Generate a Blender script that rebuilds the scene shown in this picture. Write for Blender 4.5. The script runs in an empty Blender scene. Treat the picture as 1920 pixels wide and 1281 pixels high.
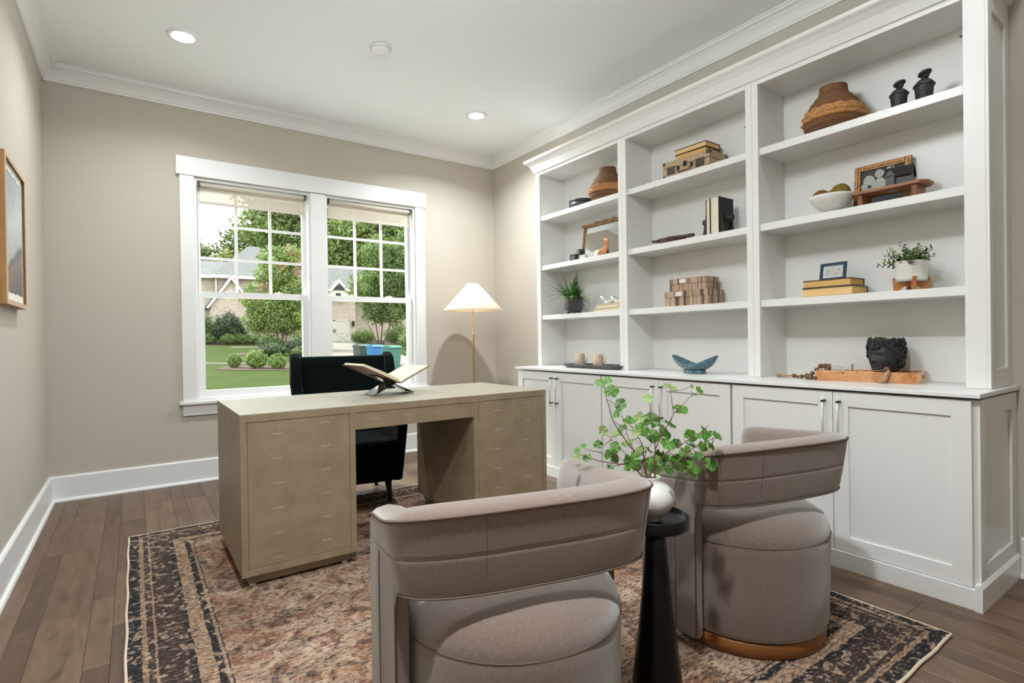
import bpy, bmesh, math, random
from mathutils import Vector, Matrix, Euler
random.seed(11)
S = bpy.context.scene
COL = S.collection
PI = math.pi

# ------------------------------------------------------------------ camera, world, sun, exposure
cam_d = bpy.data.cameras.new('camera')
cam = bpy.data.objects.new('camera', cam_d)
COL.objects.link(cam)
cam_d.sensor_width = 36.0
cam_d.sensor_fit = 'HORIZONTAL'
cam_d.lens = 18.963
cam_d.clip_start = 0.02
cam_d.clip_end = 400
_r = Vector((0.8181604, -0.57481021, -0.0143802))
_u = Vector((0.01493494, -0.00375657, 0.99988141))
_f = Vector((0.57479606, 0.81827814, -0.00551128))
_m = Matrix((_r, _u, -_f)).transposed().to_4x4()
_m.translation = Vector((0.49374612, -4.93722432, 1.09999778))
cam.matrix_world = _m
S.camera = cam

w = bpy.data.worlds.new('sky')
S.world = w
w.use_nodes = True
wn = w.node_tree
bg = wn.nodes['Background']
tc = wn.nodes.new('ShaderNodeTexCoord')
sp = wn.nodes.new('ShaderNodeSeparateXYZ')
cr = wn.nodes.new('ShaderNodeValToRGB')
wn.links.new(tc.outputs['Generated'], sp.inputs[0])
wn.links.new(sp.outputs['Z'], cr.inputs[0])
cr.color_ramp.elements[0].color = (1.0, 0.985, 0.95, 1)
cr.color_ramp.elements[1].color = (0.86, 0.93, 1.0, 1)
cr.color_ramp.elements[1].position = 0.8
wn.links.new(cr.outputs[0], bg.inputs[0])
bg.inputs[1].default_value = 3.0

sun_d = bpy.data.lights.new('sun', 'SUN')
sun_d.energy = 6.5
sun_d.angle = math.radians(12)
sun_d.color = (1, 0.96, 0.88)
sun = bpy.data.objects.new('sun', sun_d)
COL.objects.link(sun)
sun.rotation_euler = Euler((math.radians(42), 0, math.radians(-150)))  # high sun from behind the houses' side, not into the room

S.view_settings.view_transform = 'Standard'
S.view_settings.look = 'None'
S.view_settings.gamma = 1
S.view_settings.use_curve_mapping = False
S.view_settings.exposure = 0.40
S.cycles.max_bounces = 10
S.cycles.diffuse_bounces = 6
S.cycles.transparent_max_bounces = 24
S.cycles.sample_clamp_indirect = 8
S.cycles.caustics_reflective = False
S.cycles.caustics_refractive = False

# daylight portals in the window openings (guide the sky light; give none of their own)
def portal(name, loc, rot, sx, sy):
    d = bpy.data.lights.new(name, 'AREA')
    d.shape = 'RECTANGLE'
    d.size, d.size_y = sx, sy
    d.cycles.is_portal = True
    o = bpy.data.objects.new(name, d)
    COL.objects.link(o)
    o.location = loc
    o.rotation_euler = rot
portal('daylight_portal', (1.855, 0.18, 1.53), (-PI/2, 0, 0), 1.95, 1.8)

# ------------------------------------------------------------------ materials
def _nt(name):
    m = bpy.data.materials.new(name)
    m.use_nodes = True
    nt = m.node_tree
    return m, nt, nt.nodes['Principled BSDF']

def N(nt, t, **k):
    n = nt.nodes.new(t)
    for a, b in k.items():
        setattr(n, a, b)
    return n

def L(nt, a, b):
    nt.links.new(a, b)

def c4(c):
    return (c[0], c[1], c[2], 1)

def math_n(nt, op, a, b=None, c=None):
    n = N(nt, 'ShaderNodeMath', operation=op)
    for i, v in enumerate((a, b, c)):
        if v is None:
            continue
        if isinstance(v, (int, float)):
            n.inputs[i].default_value = v
        else:
            L(nt, v, n.inputs[i])
    return n.outputs[0]

def mix_c(nt, fac, a, b, blend='MIX'):
    n = N(nt, 'ShaderNodeMix', data_type='RGBA', blend_type=blend)
    if isinstance(fac, (int, float)):
        n.inputs[0].default_value = fac
    else:
        L(nt, fac, n.inputs[0])
    for v, i in ((a, 6), (b, 7)):
        if isinstance(v, tuple):
            n.inputs[i].default_value = c4(v)
        else:
            L(nt, v, n.inputs[i])
    return n.outputs[2]

def coords(nt, scale=(1, 1, 1), kind='Object'):
    t = N(nt, 'ShaderNodeTexCoord')
    mp = N(nt, 'ShaderNodeMapping')
    mp.inputs['Scale'].default_value = scale
    L(nt, t.outputs[kind], mp.inputs[0])
    return mp.outputs[0]

def noise(nt, vec, scale, detail=4, rough=.55, dist=0):
    n = N(nt, 'ShaderNodeTexNoise')
    n.inputs['Scale'].default_value = scale
    n.inputs['Detail'].default_value = detail
    n.inputs['Roughness'].default_value = rough
    n.inputs['Distortion'].default_value = dist
    L(nt, vec, n.inputs['Vector'])
    return n.outputs[0]

def ramp(nt, fac, stops, interp='LINEAR'):
    n = N(nt, 'ShaderNodeValToRGB')
    e = n.color_ramp.elements
    n.color_ramp.interpolation = interp
    while len(e) < len(stops):
        e.new(1.0)
    for i, (p, c) in enumerate(stops):
        e[i].position = p
        e[i].color = c4(c) if isinstance(c, tuple) else (c, c, c, 1)
    L(nt, fac, n.inputs[0])
    return n.outputs[0]

def bump(nt, b, height, strength=.3, dist=.002):
    n = N(nt, 'ShaderNodeBump')
    n.inputs['Strength'].default_value = strength
    n.inputs['Distance'].default_value = dist
    L(nt, height, n.inputs['Height'])
    L(nt, n.outputs[0], b.inputs['Normal'])

def M(name, col, rough=.5, metal=0, var=0, vscale=20, bmp=0, bscale=200, stretch=(1, 1, 1), sheen=0, coat=0, spec=.5, orand=0, bdist=.002):
    m, nt, b = _nt(name)
    b.inputs['Roughness'].default_value = rough
    b.inputs['Metallic'].default_value = metal
    b.inputs['Specular IOR Level'].default_value = spec
    b.inputs['Sheen Weight'].default_value = sheen
    b.inputs['Coat Weight'].default_value = coat
    b.inputs['Base Color'].default_value = c4(col)
    out = None
    if var or bmp:
        v = coords(nt, stretch)
    if var:
        f = noise(nt, v, vscale)
        lo = tuple(max(0, x * (1 - var)) for x in col)
        hi = tuple(min(1, x * (1 + var)) for x in col)
        out = ramp(nt, f, [(.3, lo), (.7, hi)])
    if orand:
        oi = N(nt, 'ShaderNodeObjectInfo')
        k = math_n(nt, 'MULTIPLY_ADD', oi.outputs['Random'], 2 * orand, 1 - orand)
        cc = N(nt, 'ShaderNodeCombineColor')
        for i in range(3):
            L(nt, k, cc.inputs[i])
        out = mix_c(nt, 1.0, out if out is not None else col, cc.outputs[0], 'MULTIPLY')
    if out is not None:
        L(nt, out, b.inputs['Base Color'])
    if bmp:
        bump(nt, b, noise(nt, v, bscale, 3), bmp, bdist)
    return m

def wood(name, dark, light, rough=.45, stretch=(1, 12, 12), scale=3, orand=0, knots=0, bmp=.08):
    m, nt, b = _nt(name)
    v = coords(nt, stretch)
    if orand:
        oi = N(nt, 'ShaderNodeObjectInfo')
        ad = N(nt, 'ShaderNodeVectorMath', operation='ADD')
        cx = N(nt, 'ShaderNodeCombineXYZ')
        k = math_n(nt, 'MULTIPLY', oi.outputs['Random'], 37.0)
        L(nt, k, cx.inputs[0]); L(nt, k, cx.inputs[1]); L(nt, k, cx.inputs[2])
        L(nt, v, ad.inputs[0]); L(nt, cx.outputs[0], ad.inputs[1])
        v = ad.outputs[0]
    f = noise(nt, v, scale, 6, .6, .6)
    col = ramp(nt, f, [(.25, dark), (.7, light)])
    if knots:
        v2 = coords(nt, (4, 1.7, 1))
        if orand:
            a2 = N(nt, 'ShaderNodeVectorMath', operation='ADD')
            L(nt, v2, a2.inputs[0]); L(nt, cx.outputs[0], a2.inputs[1])
            v2 = a2.outputs[0]
        g = noise(nt, v2, 2.2, 3, .5, 1.2)
        msk = ramp(nt, g, [(.60, 0.0), (.74, 1.0)])
        col = mix_c(nt, math_n(nt, 'MULTIPLY', msk, knots), col, tuple(x * .45 for x in dark))
    if orand:
        kk = math_n(nt, 'MULTIPLY_ADD', oi.outputs['Random'], 2 * orand, 1 - orand)
        cc = N(nt, 'ShaderNodeCombineColor')
        for i in range(3):
            L(nt, kk, cc.inputs[i])
        col = mix_c(nt, 1.0, col, cc.outputs[0], 'MULTIPLY')
    L(nt, col, b.inputs['Base Color'])
    b.inputs['Roughness'].default_value = rough
    bump(nt, b, f, bmp, .002)
    return m

def emit(name, col, strength):
    m = bpy.data.materials.new(name)
    m.use_nodes = True
    nt = m.node_tree
    nt.nodes.remove(nt.nodes['Principled BSDF'])
    e = N(nt, 'ShaderNodeEmission')
    e.inputs[0].default_value = c4(col)
    e.inputs[1].default_value = strength
    L(nt, e.outputs[0], nt.nodes['Material Output'].inputs[0])
    return m

def leafmat(name, col, var=.35, vscale=3, orand=.12, trans=.35, rough=.5):
    m, nt, b = _nt(name)
    v = coords(nt)
    f = noise(nt, v, vscale, 3)
    lo = tuple(x * (1 - var) for x in col)
    hi = (min(1, col[0] * (1 + var * 1.3)), min(1, col[1] * (1 + var)), col[2] * (1 + var * .6))
    c = ramp(nt, f, [(.3, lo), (.7, hi)])
    oi = N(nt, 'ShaderNodeObjectInfo')
    k = math_n(nt, 'MULTIPLY_ADD', oi.outputs['Random'], 2 * orand, 1 - orand)
    cc = N(nt, 'ShaderNodeCombineColor')
    for i in range(3):
        L(nt, k, cc.inputs[i])
    c = mix_c(nt, 1.0, c, cc.outputs[0], 'MULTIPLY')
    L(nt, c, b.inputs['Base Color'])
    b.inputs['Roughness'].default_value = rough
    tr = N(nt, 'ShaderNodeBsdfTranslucent')
    L(nt, c, tr.inputs[0])
    mx = N(nt, 'ShaderNodeMixShader')
    mx.inputs[0].default_value = trans
    L(nt, b.outputs[0], mx.inputs[1])
    L(nt, tr.outputs[0], mx.inputs[2])
    L(nt, mx.outputs[0], nt.nodes['Material Output'].inputs[0])
    return m

WALL = M('wall_paint', (.505, .460, .397), .75, bmp=.05, bscale=300)
CEIL = M('ceiling_paint', (.85, .885, .90), .9)
TRIM = M('trim_paint', (.775, .775, .765), .35)
CAB = M('cabinet_paint', (.735, .725, .70), .32)
METW = M('white_plastic', (.8, .8, .8), .4)
DARKM = M('dark_bronze', (.03, .028, .026), .35, .8)
BLACK = M('black_metal', (.0045, .0045, .005), .3, .1, spec=.35)
BLKMATTE = M('black_matte_ceramic', (.018, .018, .019), .55, var=.3, vscale=30, bmp=.2, bscale=120)
BRASS = M('brass', (.72, .53, .25), .3, .9)
FAB = M('taupe_wool', (.178, .126, .100), .95, var=.16, vscale=140, bmp=.55, bscale=900, sheen=.8, spec=.15)
FABP = M('taupe_piping', (.15, .108, .087), .95, bmp=.3, bscale=900, spec=.05)
WALNUT = wood('walnut_base', (.16, .055, .012), (.32, .12, .03), .35, (1, 1, 8))
VELVET = M('dark_green_velvet', (.0016, .0048, .0042), .9, sheen=.05, spec=.05)
VLEG = M('dark_stained_leg', (.008, .010, .011), .35)
CERW = M('white_glaze', (.62, .60, .56), .3, var=.12, vscale=18, coat=.3)
LEAF = leafmat('fresh_leaf', (.072, .185, .024), .3, 25, .3, .3)
STEM = M('reddish_stem', (.12, .045, .03), .6)
WICK = M('brown_wicker', (.165, .072, .026), .75, var=.75, vscale=190, bmp=.5, bscale=260, stretch=(1, 1, 1.6))
WICKL = M('honey_wicker', (.43, .20, .062), .65, var=.45, vscale=110, bmp=.3, bscale=240)
PAGE = M('page_edges', (.70, .62, .47), .85, var=.14, vscale=60, stretch=(1, 1, 30))
PAGEY = M('yellowed_page_edges', (.62, .38, .13), .85, var=.2, vscale=60, stretch=(1, 1, 30))
PAGEO = M('tan_page_edges', (.70, .46, .20), .85, var=.16, vscale=60, stretch=(1, 1, 30))
COVB = M('black_book_cloth', (.022, .021, .026), .7)
COVD = M('dark_brown_book_cloth', (.035, .022, .016), .7)
COVW = M('cream_book_cover', (.66, .58, .47), .7)
COVT = M('peach_book_cover', (.60, .44, .31), .7)
GOLD = M('antique_gold_frame', (.34, .165, .055), .45, .35, var=.4, vscale=60, bmp=.4, bscale=120)
CLEAR, nt, b = _nt('clear_acrylic')
b.inputs['Transmission Weight'].default_value = 1
b.inputs['Roughness'].default_value = .05
b.inputs['IOR'].default_value = 1.3
b.inputs['Base Color'].default_value = (.97, .98, .98, 1)

# plank floor
PLANK = wood('floor_plank', (.078, .045, .026), (.152, .096, .060), .42, (14, 1.6, 6), 2.2, orand=.28, knots=.75)

# window glass: clear with a faint mirror
GLASS = bpy.data.materials.new('window_glass')
GLASS.use_nodes = True
nt = GLASS.node_tree
nt.nodes.remove(nt.nodes['Principled BSDF'])
a_ = N(nt, 'ShaderNodeBsdfTransparent'); a_.inputs[0].default_value = (.96, .98, .96, 1)
g_ = N(nt, 'ShaderNodeBsdfGlossy'); g_.inputs['Roughness'].default_value = .02
fr = N(nt, 'ShaderNodeFresnel'); fr.inputs[0].default_value = 1.45
mx = N(nt, 'ShaderNodeMixShader')
ge = N(nt, 'ShaderNodeNewGeometry')
L(nt, math_n(nt, 'MULTIPLY', fr.outputs[0], math_n(nt, 'SUBTRACT', 1.0, ge.outputs['Backfacing'])), mx.inputs[0]); L(nt, a_.outputs[0], mx.inputs[1]); L(nt, g_.outputs[0], mx.inputs[2])
L(nt, mx.outputs[0], nt.nodes['Material Output'].inputs[0])

# sheer roller shade
SHEER = bpy.data.materials.new('sheer_shade')
SHEER.use_nodes = True
nt = SHEER.node_tree
b = nt.nodes['Principled BSDF']
b.inputs['Base Color'].default_value = (.70, .65, .58, 1)
b.inputs['Roughness'].default_value = .9
t_ = N(nt, 'ShaderNodeBsdfTransparent'); t_.inputs[0].default_value = (1, .97, .92, 1)
tl = N(nt, 'ShaderNodeBsdfTranslucent'); tl.inputs[0].default_value = (.6, .55, .48, 1)
m1 = N(nt, 'ShaderNodeMixShader'); m1.inputs[0].default_value = .25
m2 = N(nt, 'ShaderNodeMixShader'); m2.inputs[0].default_value = .36
L(nt, b.outputs[0], m1.inputs[1]); L(nt, tl.outputs[0], m1.inputs[2])
L(nt, m1.outputs[0], m2.inputs[1]); L(nt, t_.outputs[0], m2.inputs[2])
L(nt, m2.outputs[0], nt.nodes['Material Output'].inputs[0])

# lamp shade: linen lit from inside
SHADE = bpy.data.materials.new('lit_linen_shade')
SHADE.use_nodes = True
nt = SHADE.node_tree
b = nt.nodes['Principled BSDF']
b.inputs['Base Color'].default_value = (.85, .80, .72, 1)
b.inputs['Roughness'].default_value = .9
tl = N(nt, 'ShaderNodeBsdfTranslucent'); tl.inputs[0].default_value = (.9, .84, .74, 1)
m1 = N(nt, 'ShaderNodeMixShader'); m1.inputs[0].default_value = .5
L(nt, b.outputs[0], m1.inputs[1]); L(nt, tl.outputs[0], m1.inputs[2])
L(nt, m1.outputs[0], nt.nodes['Material Output'].inputs[0])

# shagreen desk skin: fine pebbled grain, panel joints and short pale dotted spines
SHAG, nt, b = _nt('shagreen_hide')
v = coords(nt)
vo = N(nt, 'ShaderNodeTexVoronoi'); vo.inputs['Scale'].default_value = 420
L(nt, v, vo.inputs['Vector'])
n1 = noise(nt, v, 9, 5, .6)
colr = ramp(nt, n1, [(.3, (.215, .163, .098)), (.72, (.30, .236, .150))])
n2 = noise(nt, coords(nt, (6, 6, 60)), 2.5, 3)
colr = mix_c(nt, math_n(nt, 'MULTIPLY', ramp(nt, n2, [(.5, 0.0), (.75, 1.0)]), .18), colr, (.40, .35, .26))
L(nt, colr, b.inputs['Base Color'])
b.inputs['Roughness'].default_value = .42
bump(nt, b, vo.outputs['Distance'], .35, .0012)
SHAGT = M('shagreen_spine_dots', (.66, .60, .47), .5)
SHAGTOP, nt, b = _nt('shagreen_top')
v = coords(nt)
n1 = noise(nt, coords(nt, (2.5, 14, 1)), 9, 6, .65)
colr = ramp(nt, n1, [(.3, (.25, .215, .155)), (.62, (.41, .37, .295)), (.8, (.52, .475, .40))])
L(nt, colr, b.inputs['Base Color'])
b.inputs['Roughness'].default_value = .38
vo = N(nt, 'ShaderNodeTexVoronoi'); vo.inputs['Scale'].default_value = 420
L(nt, v, vo.inputs['Vector'])
bump(nt, b, vo.outputs['Distance'], .25, .001)

# distressed oriental rug, object x 0..2.44, y 0..3.05
RUG, nt, b = _nt('distressed_rug')
tcn = N(nt, 'ShaderNodeTexCoord')
sx = N(nt, 'ShaderNodeSeparateXYZ')
L(nt, tcn.outputs['Object'], sx.inputs[0])
X, Y = sx.outputs[0], sx.outputs[1]
dx = math_n(nt, 'MINIMUM', X, math_n(nt, 'SUBTRACT', 2.44, X))
dy = math_n(nt, 'MINIMUM', Y, math_n(nt, 'SUBTRACT', 3.05, Y))
d = math_n(nt, 'MINIMUM', dx, dy)
wob = noise(nt, tcn.outputs['Object'], 30, 3)
d2 = math_n(nt, 'ADD', d, math_n(nt, 'MULTIPLY_ADD', wob, .016, -.008))
DK, DB, OR, TN, LT, CR = (.020, .019, .021), (.055, .036, .030), (.22, .095, .05), (.32, .205, .135), (.44, .315, .225), (.62, .54, .42)
band = ramp(nt, math_n(nt, 'MULTIPLY', d2, 2.0), [(0, DK), (.088, TN), (.125, DB), (.165, TN), (.18, DB), (.355, DK), (.395, TN), (.50, DK), (.545, TN), (.57, DK), (.585, TN)], 'CONSTANT')
# motifs
vo = N(nt, 'ShaderNodeTexVoronoi', feature='DISTANCE_TO_EDGE'); vo.inputs['Scale'].default_value = 23
dst = N(nt, 'ShaderNodeVectorMath', operation='ADD')
nz = N(nt, 'ShaderNodeTexNoise'); nz.inputs['Scale'].default_value = 9; nz.inputs['Detail'].default_value = 6
L(nt, tcn.outputs['Object'], nz.inputs['Vector'])
scl = N(nt, 'ShaderNodeVectorMath', operation='SCALE'); scl.inputs['Scale'].default_value = .22
L(nt, nz.outputs['Color'], scl.inputs[0])
L(nt, tcn.outputs['Object'], dst.inputs[0]); L(nt, scl.outputs[0], dst.inputs[1])
L(nt, dst.outputs[0], vo.inputs['Vector'])
vein = ramp(nt, vo.outputs['Distance'], [(.02, 1.0), (.13, 0.0)])
vo2 = N(nt, 'ShaderNodeTexVoronoi'); vo2.inputs['Scale'].default_value = 26
L(nt, dst.outputs[0], vo2.inputs['Vector'])
rose = ramp(nt, vo2.outputs['Distance'], [(.28, 1.0), (.42, 0.0)])
bandm = mix_c(nt, math_n(nt, 'MULTIPLY', rose, .75), band, LT)
bandm = mix_c(nt, math_n(nt, 'MULTIPLY', vein, .45), bandm, DK)
# field
big = noise(nt, dst.outputs[0], 3.2, 4, .6)
field = ramp(nt, big, [(.28, OR), (.42, TN), (.55, LT), (.72, TN)])
f2 = noise(nt, dst.outputs[0], 14, 6, .7)
field = mix_c(nt, ramp(nt, f2, [(.50, 0.0), (.60, .85)]), field, OR)
field = mix_c(nt, math_n(nt, 'MULTIPLY', vein, .28), field, DK)
f3 = noise(nt, dst.outputs[0], 9.0, 7, .75)
field = mix_c(nt, ramp(nt, f3, [(.50, 0.0), (.60, .85)]), field, DB)
isf = math_n(nt, 'GREATER_THAN', d2, .29)
col = mix_c(nt, isf, bandm, field)
# worn weft streaks
st = N(nt, 'ShaderNodeMapping'); st.inputs['Scale'].default_value = (22, 62, 1)
L(nt, tcn.outputs['Object'], st.inputs[0])
s1 = noise(nt, st.outputs[0], 1.6, 4, .7)
col = mix_c(nt, ramp(nt, s1, [(.55, 0.0), (.68, .55)]), col, LT)
col = mix_c(nt, ramp(nt, s1, [(.38, .92), (.49, 0.0)]), col, DK)
L(nt, col, b.inputs['Base Color'])
b.inputs['Roughness'].default_value = .95
b.inputs['Specular IOR Level'].default_value = .1
bump(nt, b, s1, .5, .004)
RUGEDGE = M('rug_binding', (.60, .50, .37), .9)

# ------------------------------------------------------------------ mesh helpers
class G:
    """collects shapes into one mesh"""
    def __init__(s):
        s.v, s.f, s.sm = [], [], []
    def add(s, vs, fs, smooth=False):
        o = len(s.v)
        s.v += [tuple(v) for v in vs]
        s.f += [tuple(i + o for i in f) for f in fs]
        s.sm += [smooth] * len(fs)
        return s
    def box(s, x0, x1, y0, y1, z0, z1):
        vs = [(x, y, z) for z in (z0, z1) for y in (y0, y1) for x in (x0, x1)]
        return s.add(vs, [(0, 2, 3, 1), (4, 5, 7, 6), (0, 1, 5, 4), (2, 6, 7, 3), (0, 4, 6, 2), (1, 3, 7, 5)])
    def prism(s, poly, axis, a, b, smooth=False):
        """poly in the two other axes (x:(y,z) y:(x,z) z:(x,y)), extruded a..b"""
        def P(p, h):
            return (h, p[0], p[1]) if axis == 'x' else (p[0], h, p[1]) if axis == 'y' else (p[0], p[1], h)
        n = len(poly)
        vs = [P(p, a) for p in poly] + [P(p, b) for p in poly]
        fs = [tuple(range(n))[::-1], tuple(range(n, 2 * n))]
        s.add(vs, fs)
        o = len(s.v) - 2 * n
        for i in range(n):
            j = (i + 1) % n
            s.f.append((o + i, o + j, o + n + j, o + n + i)); s.sm.append(smooth)
        return s
    def lathe(s, prof, c=(0, 0, 0), seg=32, fn=None, smooth=True):
        vs, fs = [], []
        for k, (r, z) in enumerate(prof):
            for i in range(seg):
                t = 2 * PI * i / seg
                rr = r if fn is None else fn(r, z, t, k)
                vs.append((c[0] + rr * math.cos(t), c[1] + rr * math.sin(t), c[2] + z))
        m = len(prof)
        for k in range(m - 1):
            for i in range(seg):
                j = (i + 1) % seg
                fs.append((k * seg + i, k * seg + j, (k + 1) * seg + j, (k + 1) * seg + i))
        s.add(vs, fs, smooth)
        o = len(s.v) - len(vs)
        if prof[0][0] > 1e-4:
            s.f.append(tuple(o + i for i in range(seg))[::-1]); s.sm.append(False)
        if prof[-1][0] > 1e-4:
            s.f.append(tuple(o + (m - 1) * seg + i for i in range(seg))); s.sm.append(False)
        return s
    def tube(s, pts, rad, seg=8, closed=False, smooth=True, cap=True):
        pts = [Vector(p) for p in pts]
        n = len(pts)
        if not isinstance(rad, (list, tuple)):
            rad = [rad] * n
        vs, fs = [], []
        prev = None
        for i, p in enumerate(pts):
            if closed:
                t = pts[(i + 1) % n] - pts[i - 1]
            else:
                t = pts[min(i + 1, n - 1)] - pts[max(i - 1, 0)]
            t.normalize()
            if prev is None:
                a = Vector((0, 0, 1)) if abs(t.z) < .9 else Vector((1, 0, 0))
                u = t.cross(a).normalized()
            else:
                u = (prev - t * prev.dot(t)).normalized()
            prev = u
            w_ = t.cross(u)
            for k in range(seg):
                an = 2 * PI * k / seg
                vs.append(p + (u * math.cos(an) + w_ * math.sin(an)) * rad[i])
        for i in range(n if closed else n - 1):
            j = (i + 1) % n
            for k in range(seg):
                l = (k + 1) % seg
                fs.append((i * seg + k, i * seg + l, j * seg + l, j * seg + k))
        if not closed and cap:
            fs.append(tuple(range(seg))[::-1])
            fs.append(tuple((n - 1) * seg + k for k in range(seg)))
        return s.add(vs, fs, smooth)
    def ball(s, c, r, seg=16, rings=10, sc=(1, 1, 1), fn=None, rot=None):
        vs, fs = [], []
        for i in range(rings + 1):
            p = PI * i / rings
            for k in range(seg):
                t = 2 * PI * k / seg
                dv = Vector((math.sin(p) * math.cos(t), math.sin(p) * math.sin(t), math.cos(p)))
                rr = r if fn is None else r * fn(dv)
                q = Vector((dv.x * rr * sc[0], dv.y * rr * sc[1], dv.z * rr * sc[2]))
                if rot is not None:
                    q = rot @ q
                vs.append((c[0] + q.x, c[1] + q.y, c[2] + q.z))
        for i in range(rings):
            for k in range(seg):
                l = (k + 1) % seg
                fs.append((i * seg + k, (i + 1) * seg + k, (i + 1) * seg + l, i * seg + l))
        return s.add(vs, fs, True)
    def move(s, m):
        s.v = [tuple(m @ Vector(v)) for v in s.v]
        return s

def obj(name, g, mat, parent=None, world=False, bevel=0, smooth=None, **props):
    """links one mesh object; world=True: the shape is in world space, shifted under its (unrotated) parent"""
    vs = g.v
    if world and parent is not None:
        off = parent.location if parent.parent is None else parent.location + parent.parent.location
        vs = [(v[0] - off[0], v[1] - off[1], v[2] - off[2]) for v in vs]
    me = bpy.data.meshes.new(name)
    me.from_pydata(vs, [], g.f)
    me.polygons.foreach_set('use_smooth', g.sm)
    bm = bmesh.new(); bm.from_mesh(me)
    bmesh.ops.remove_doubles(bm, verts=bm.verts, dist=1e-6)
    bmesh.ops.recalc_face_normals(bm, faces=bm.faces)
    bm.to_mesh(me); bm.free()
    me.materials.append(mat)
    o = bpy.data.objects.new(name, me)
    COL.objects.link(o)
    if parent is not None:
        o.parent = parent
    if bevel:
        md = o.modifiers.new('edge', 'BEVEL')
        md.width = bevel; md.segments = 2; md.limit_method = 'ANGLE'; md.angle_limit = .7
        md.harden_normals = False
    for k, v in props.items():
        o[k] = v
    return o

def raw(name, vs, fs, mat, parent=None, smooth=False):
    me = bpy.data.meshes.new(name)
    me.from_pydata(vs, [], fs)
    if smooth:
        me.polygons.foreach_set('use_smooth', [True] * len(fs))
    me.materials.append(mat)
    o = bpy.data.objects.new(name, me)
    COL.objects.link(o)
    if parent is not None:
        o.parent = parent
    return o

def thing(name, label, cat, loc=(0, 0, 0), rz=0, group=None):
    o = bpy.data.objects.new(name, None)
    o.empty_display_size = .05
    COL.objects.link(o)
    o.location = loc
    o.rotation_euler = (0, 0, rz)
    o['label'] = label; o['category'] = cat
    if group: o['group'] = group
    return o

def tag(o, label, cat, group=None):
    o['label'] = label; o['category'] = cat
    if group: o['group'] = group
    return o

def struct(name, g, mat, parent=None, bevel=0, label=None):
    o = obj(name, g, mat, parent, world=parent is not None, bevel=bevel)
    if parent is None:
        o['kind'] = 'structure'
    if label: o['label'] = label
    return o

def copy_tree(o, parent=None):
    c = o.copy(); COL.objects.link(c)
    c.parent = parent
    for ch in list(o.children):
        copy_tree(ch, c)
    return c

# ------------------------------------------------------------------ the room
W, H, YF = 3.74, 3.05, -6.5          # right wall, ceiling, front wall
WX0, WX1, WZ0, WZ1 = .905, 2.80, .645, 2.412   # window opening
T = .16
fl = struct('floor', G().box(-.2, W + .2, YF - .15, .2, -.12, -.0125), M('subfloor', (.09, .06, .04), .8))
g = G()
g.box(-T, WX0, 0, T, -.1, H + .1); g.box(WX1, W + T, 0, T, -.1, H + .1)
g.box(WX0, WX1, 0, T, -.1, WZ0); g.box(WX0, WX1, 0, T, WZ1, H + .1)
struct('wall_back', g, WALL)
struct('wall_left', G().box(-T, 0, YF - T, 0, -.1, H + .1), WALL)
struct('wall_right', G().box(W, W + T, YF - T, 0, -.1, H + .1), WALL)
g = G()
g.box(0, W, YF - T, YF, -.1, H + .1)
struct('wall_front', g, WALL)
struct('ceiling', G().box(0, W, YF, 0, H, H + .1), CEIL)

# planks run towards the window wall; each one an object
PM = {}
def plank(x0, x1, y0, y1):
    k = (round(x1 - x0, 3), round(y1 - y0, 3))
    if k not in PM:
        g = G()
        a, b_ = k[0], k[1]
        c = .0012
        vs = [(0, 0, -.012), (a, 0, -.012), (a, b_, -.012), (0, b_, -.012),
              (.0004, .0004, -c), (a - .0004, .0004, -c), (a - .0004, b_ - .0004, -c), (.0004, b_ - .0004, -c),
              (.0004 + c, .0004 + c, 0), (a - c - .0004, .0004 + c, 0), (a - c - .0004, b_ - c - .0004, 0), (.0004 + c, b_ - c - .0004, 0)]
        fs = [(8, 9, 10, 11)]
        for i in range(4):
            j = (i + 1) % 4
            fs += [(i, j, j + 4, i + 4), (i + 4, j + 4, j + 8, i + 8)]
        me = bpy.data.meshes.new('plank')
        me.from_pydata(vs, [], fs)
        me.materials.append(PLANK)
        PM[k] = me
    o = bpy.data.objects.new('plank', PM[k])
    COL.objects.link(o)
    o.parent = fl
    o.location = (x0, y0, 0)
rp = random.Random(5)
x = 0.0
widths = [.098, .077, .161, .077, .127, .161, .077, .127]
wi = 0
while x < W - .01:
    wd = min(widths[wi % len(widths)], W - x); wi += 1
    y = 0.0 - rp.choice([.2, .4, .55, .7, .9]) * .9
    ys = [0.0, y]
    while y > YF + .3:
        y -= rp.choice([.45, .6, .75, .9, 1.05, 1.2])
        ys.append(max(y, YF))
    if ys[-1] > YF: ys.append(YF)
    for a, b_ in zip(ys, ys[1:]):
        if a - b_ > .02:
            plank(x, x + wd, b_, a)
    x += wd

# baseboards with shoe moulding
def board(poly, axis, a, b_, name):
    return struct(name, G().prism(poly, axis, a, b_), TRIM)
bp = [(0, 0), (.034, 0), (.034, .006), (.030, .016), (.018, .021), (.018, .168), (.014, .176), (0, .178)]
board([(p[0], p[1]) for p in bp], 'y', YF, -.0, 'baseboard_left')
board([(-p[0], p[1]) for p in bp], 'x', .0, W, 'baseboard_back')
board([(W - p[0], p[1]) for p in bp], 'y', YF, -4.27, 'baseboard_right')
board([(W - p[0], p[1]) for p in bp], 'y', -1.15, -.0, 'baseboard_right.001')

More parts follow.
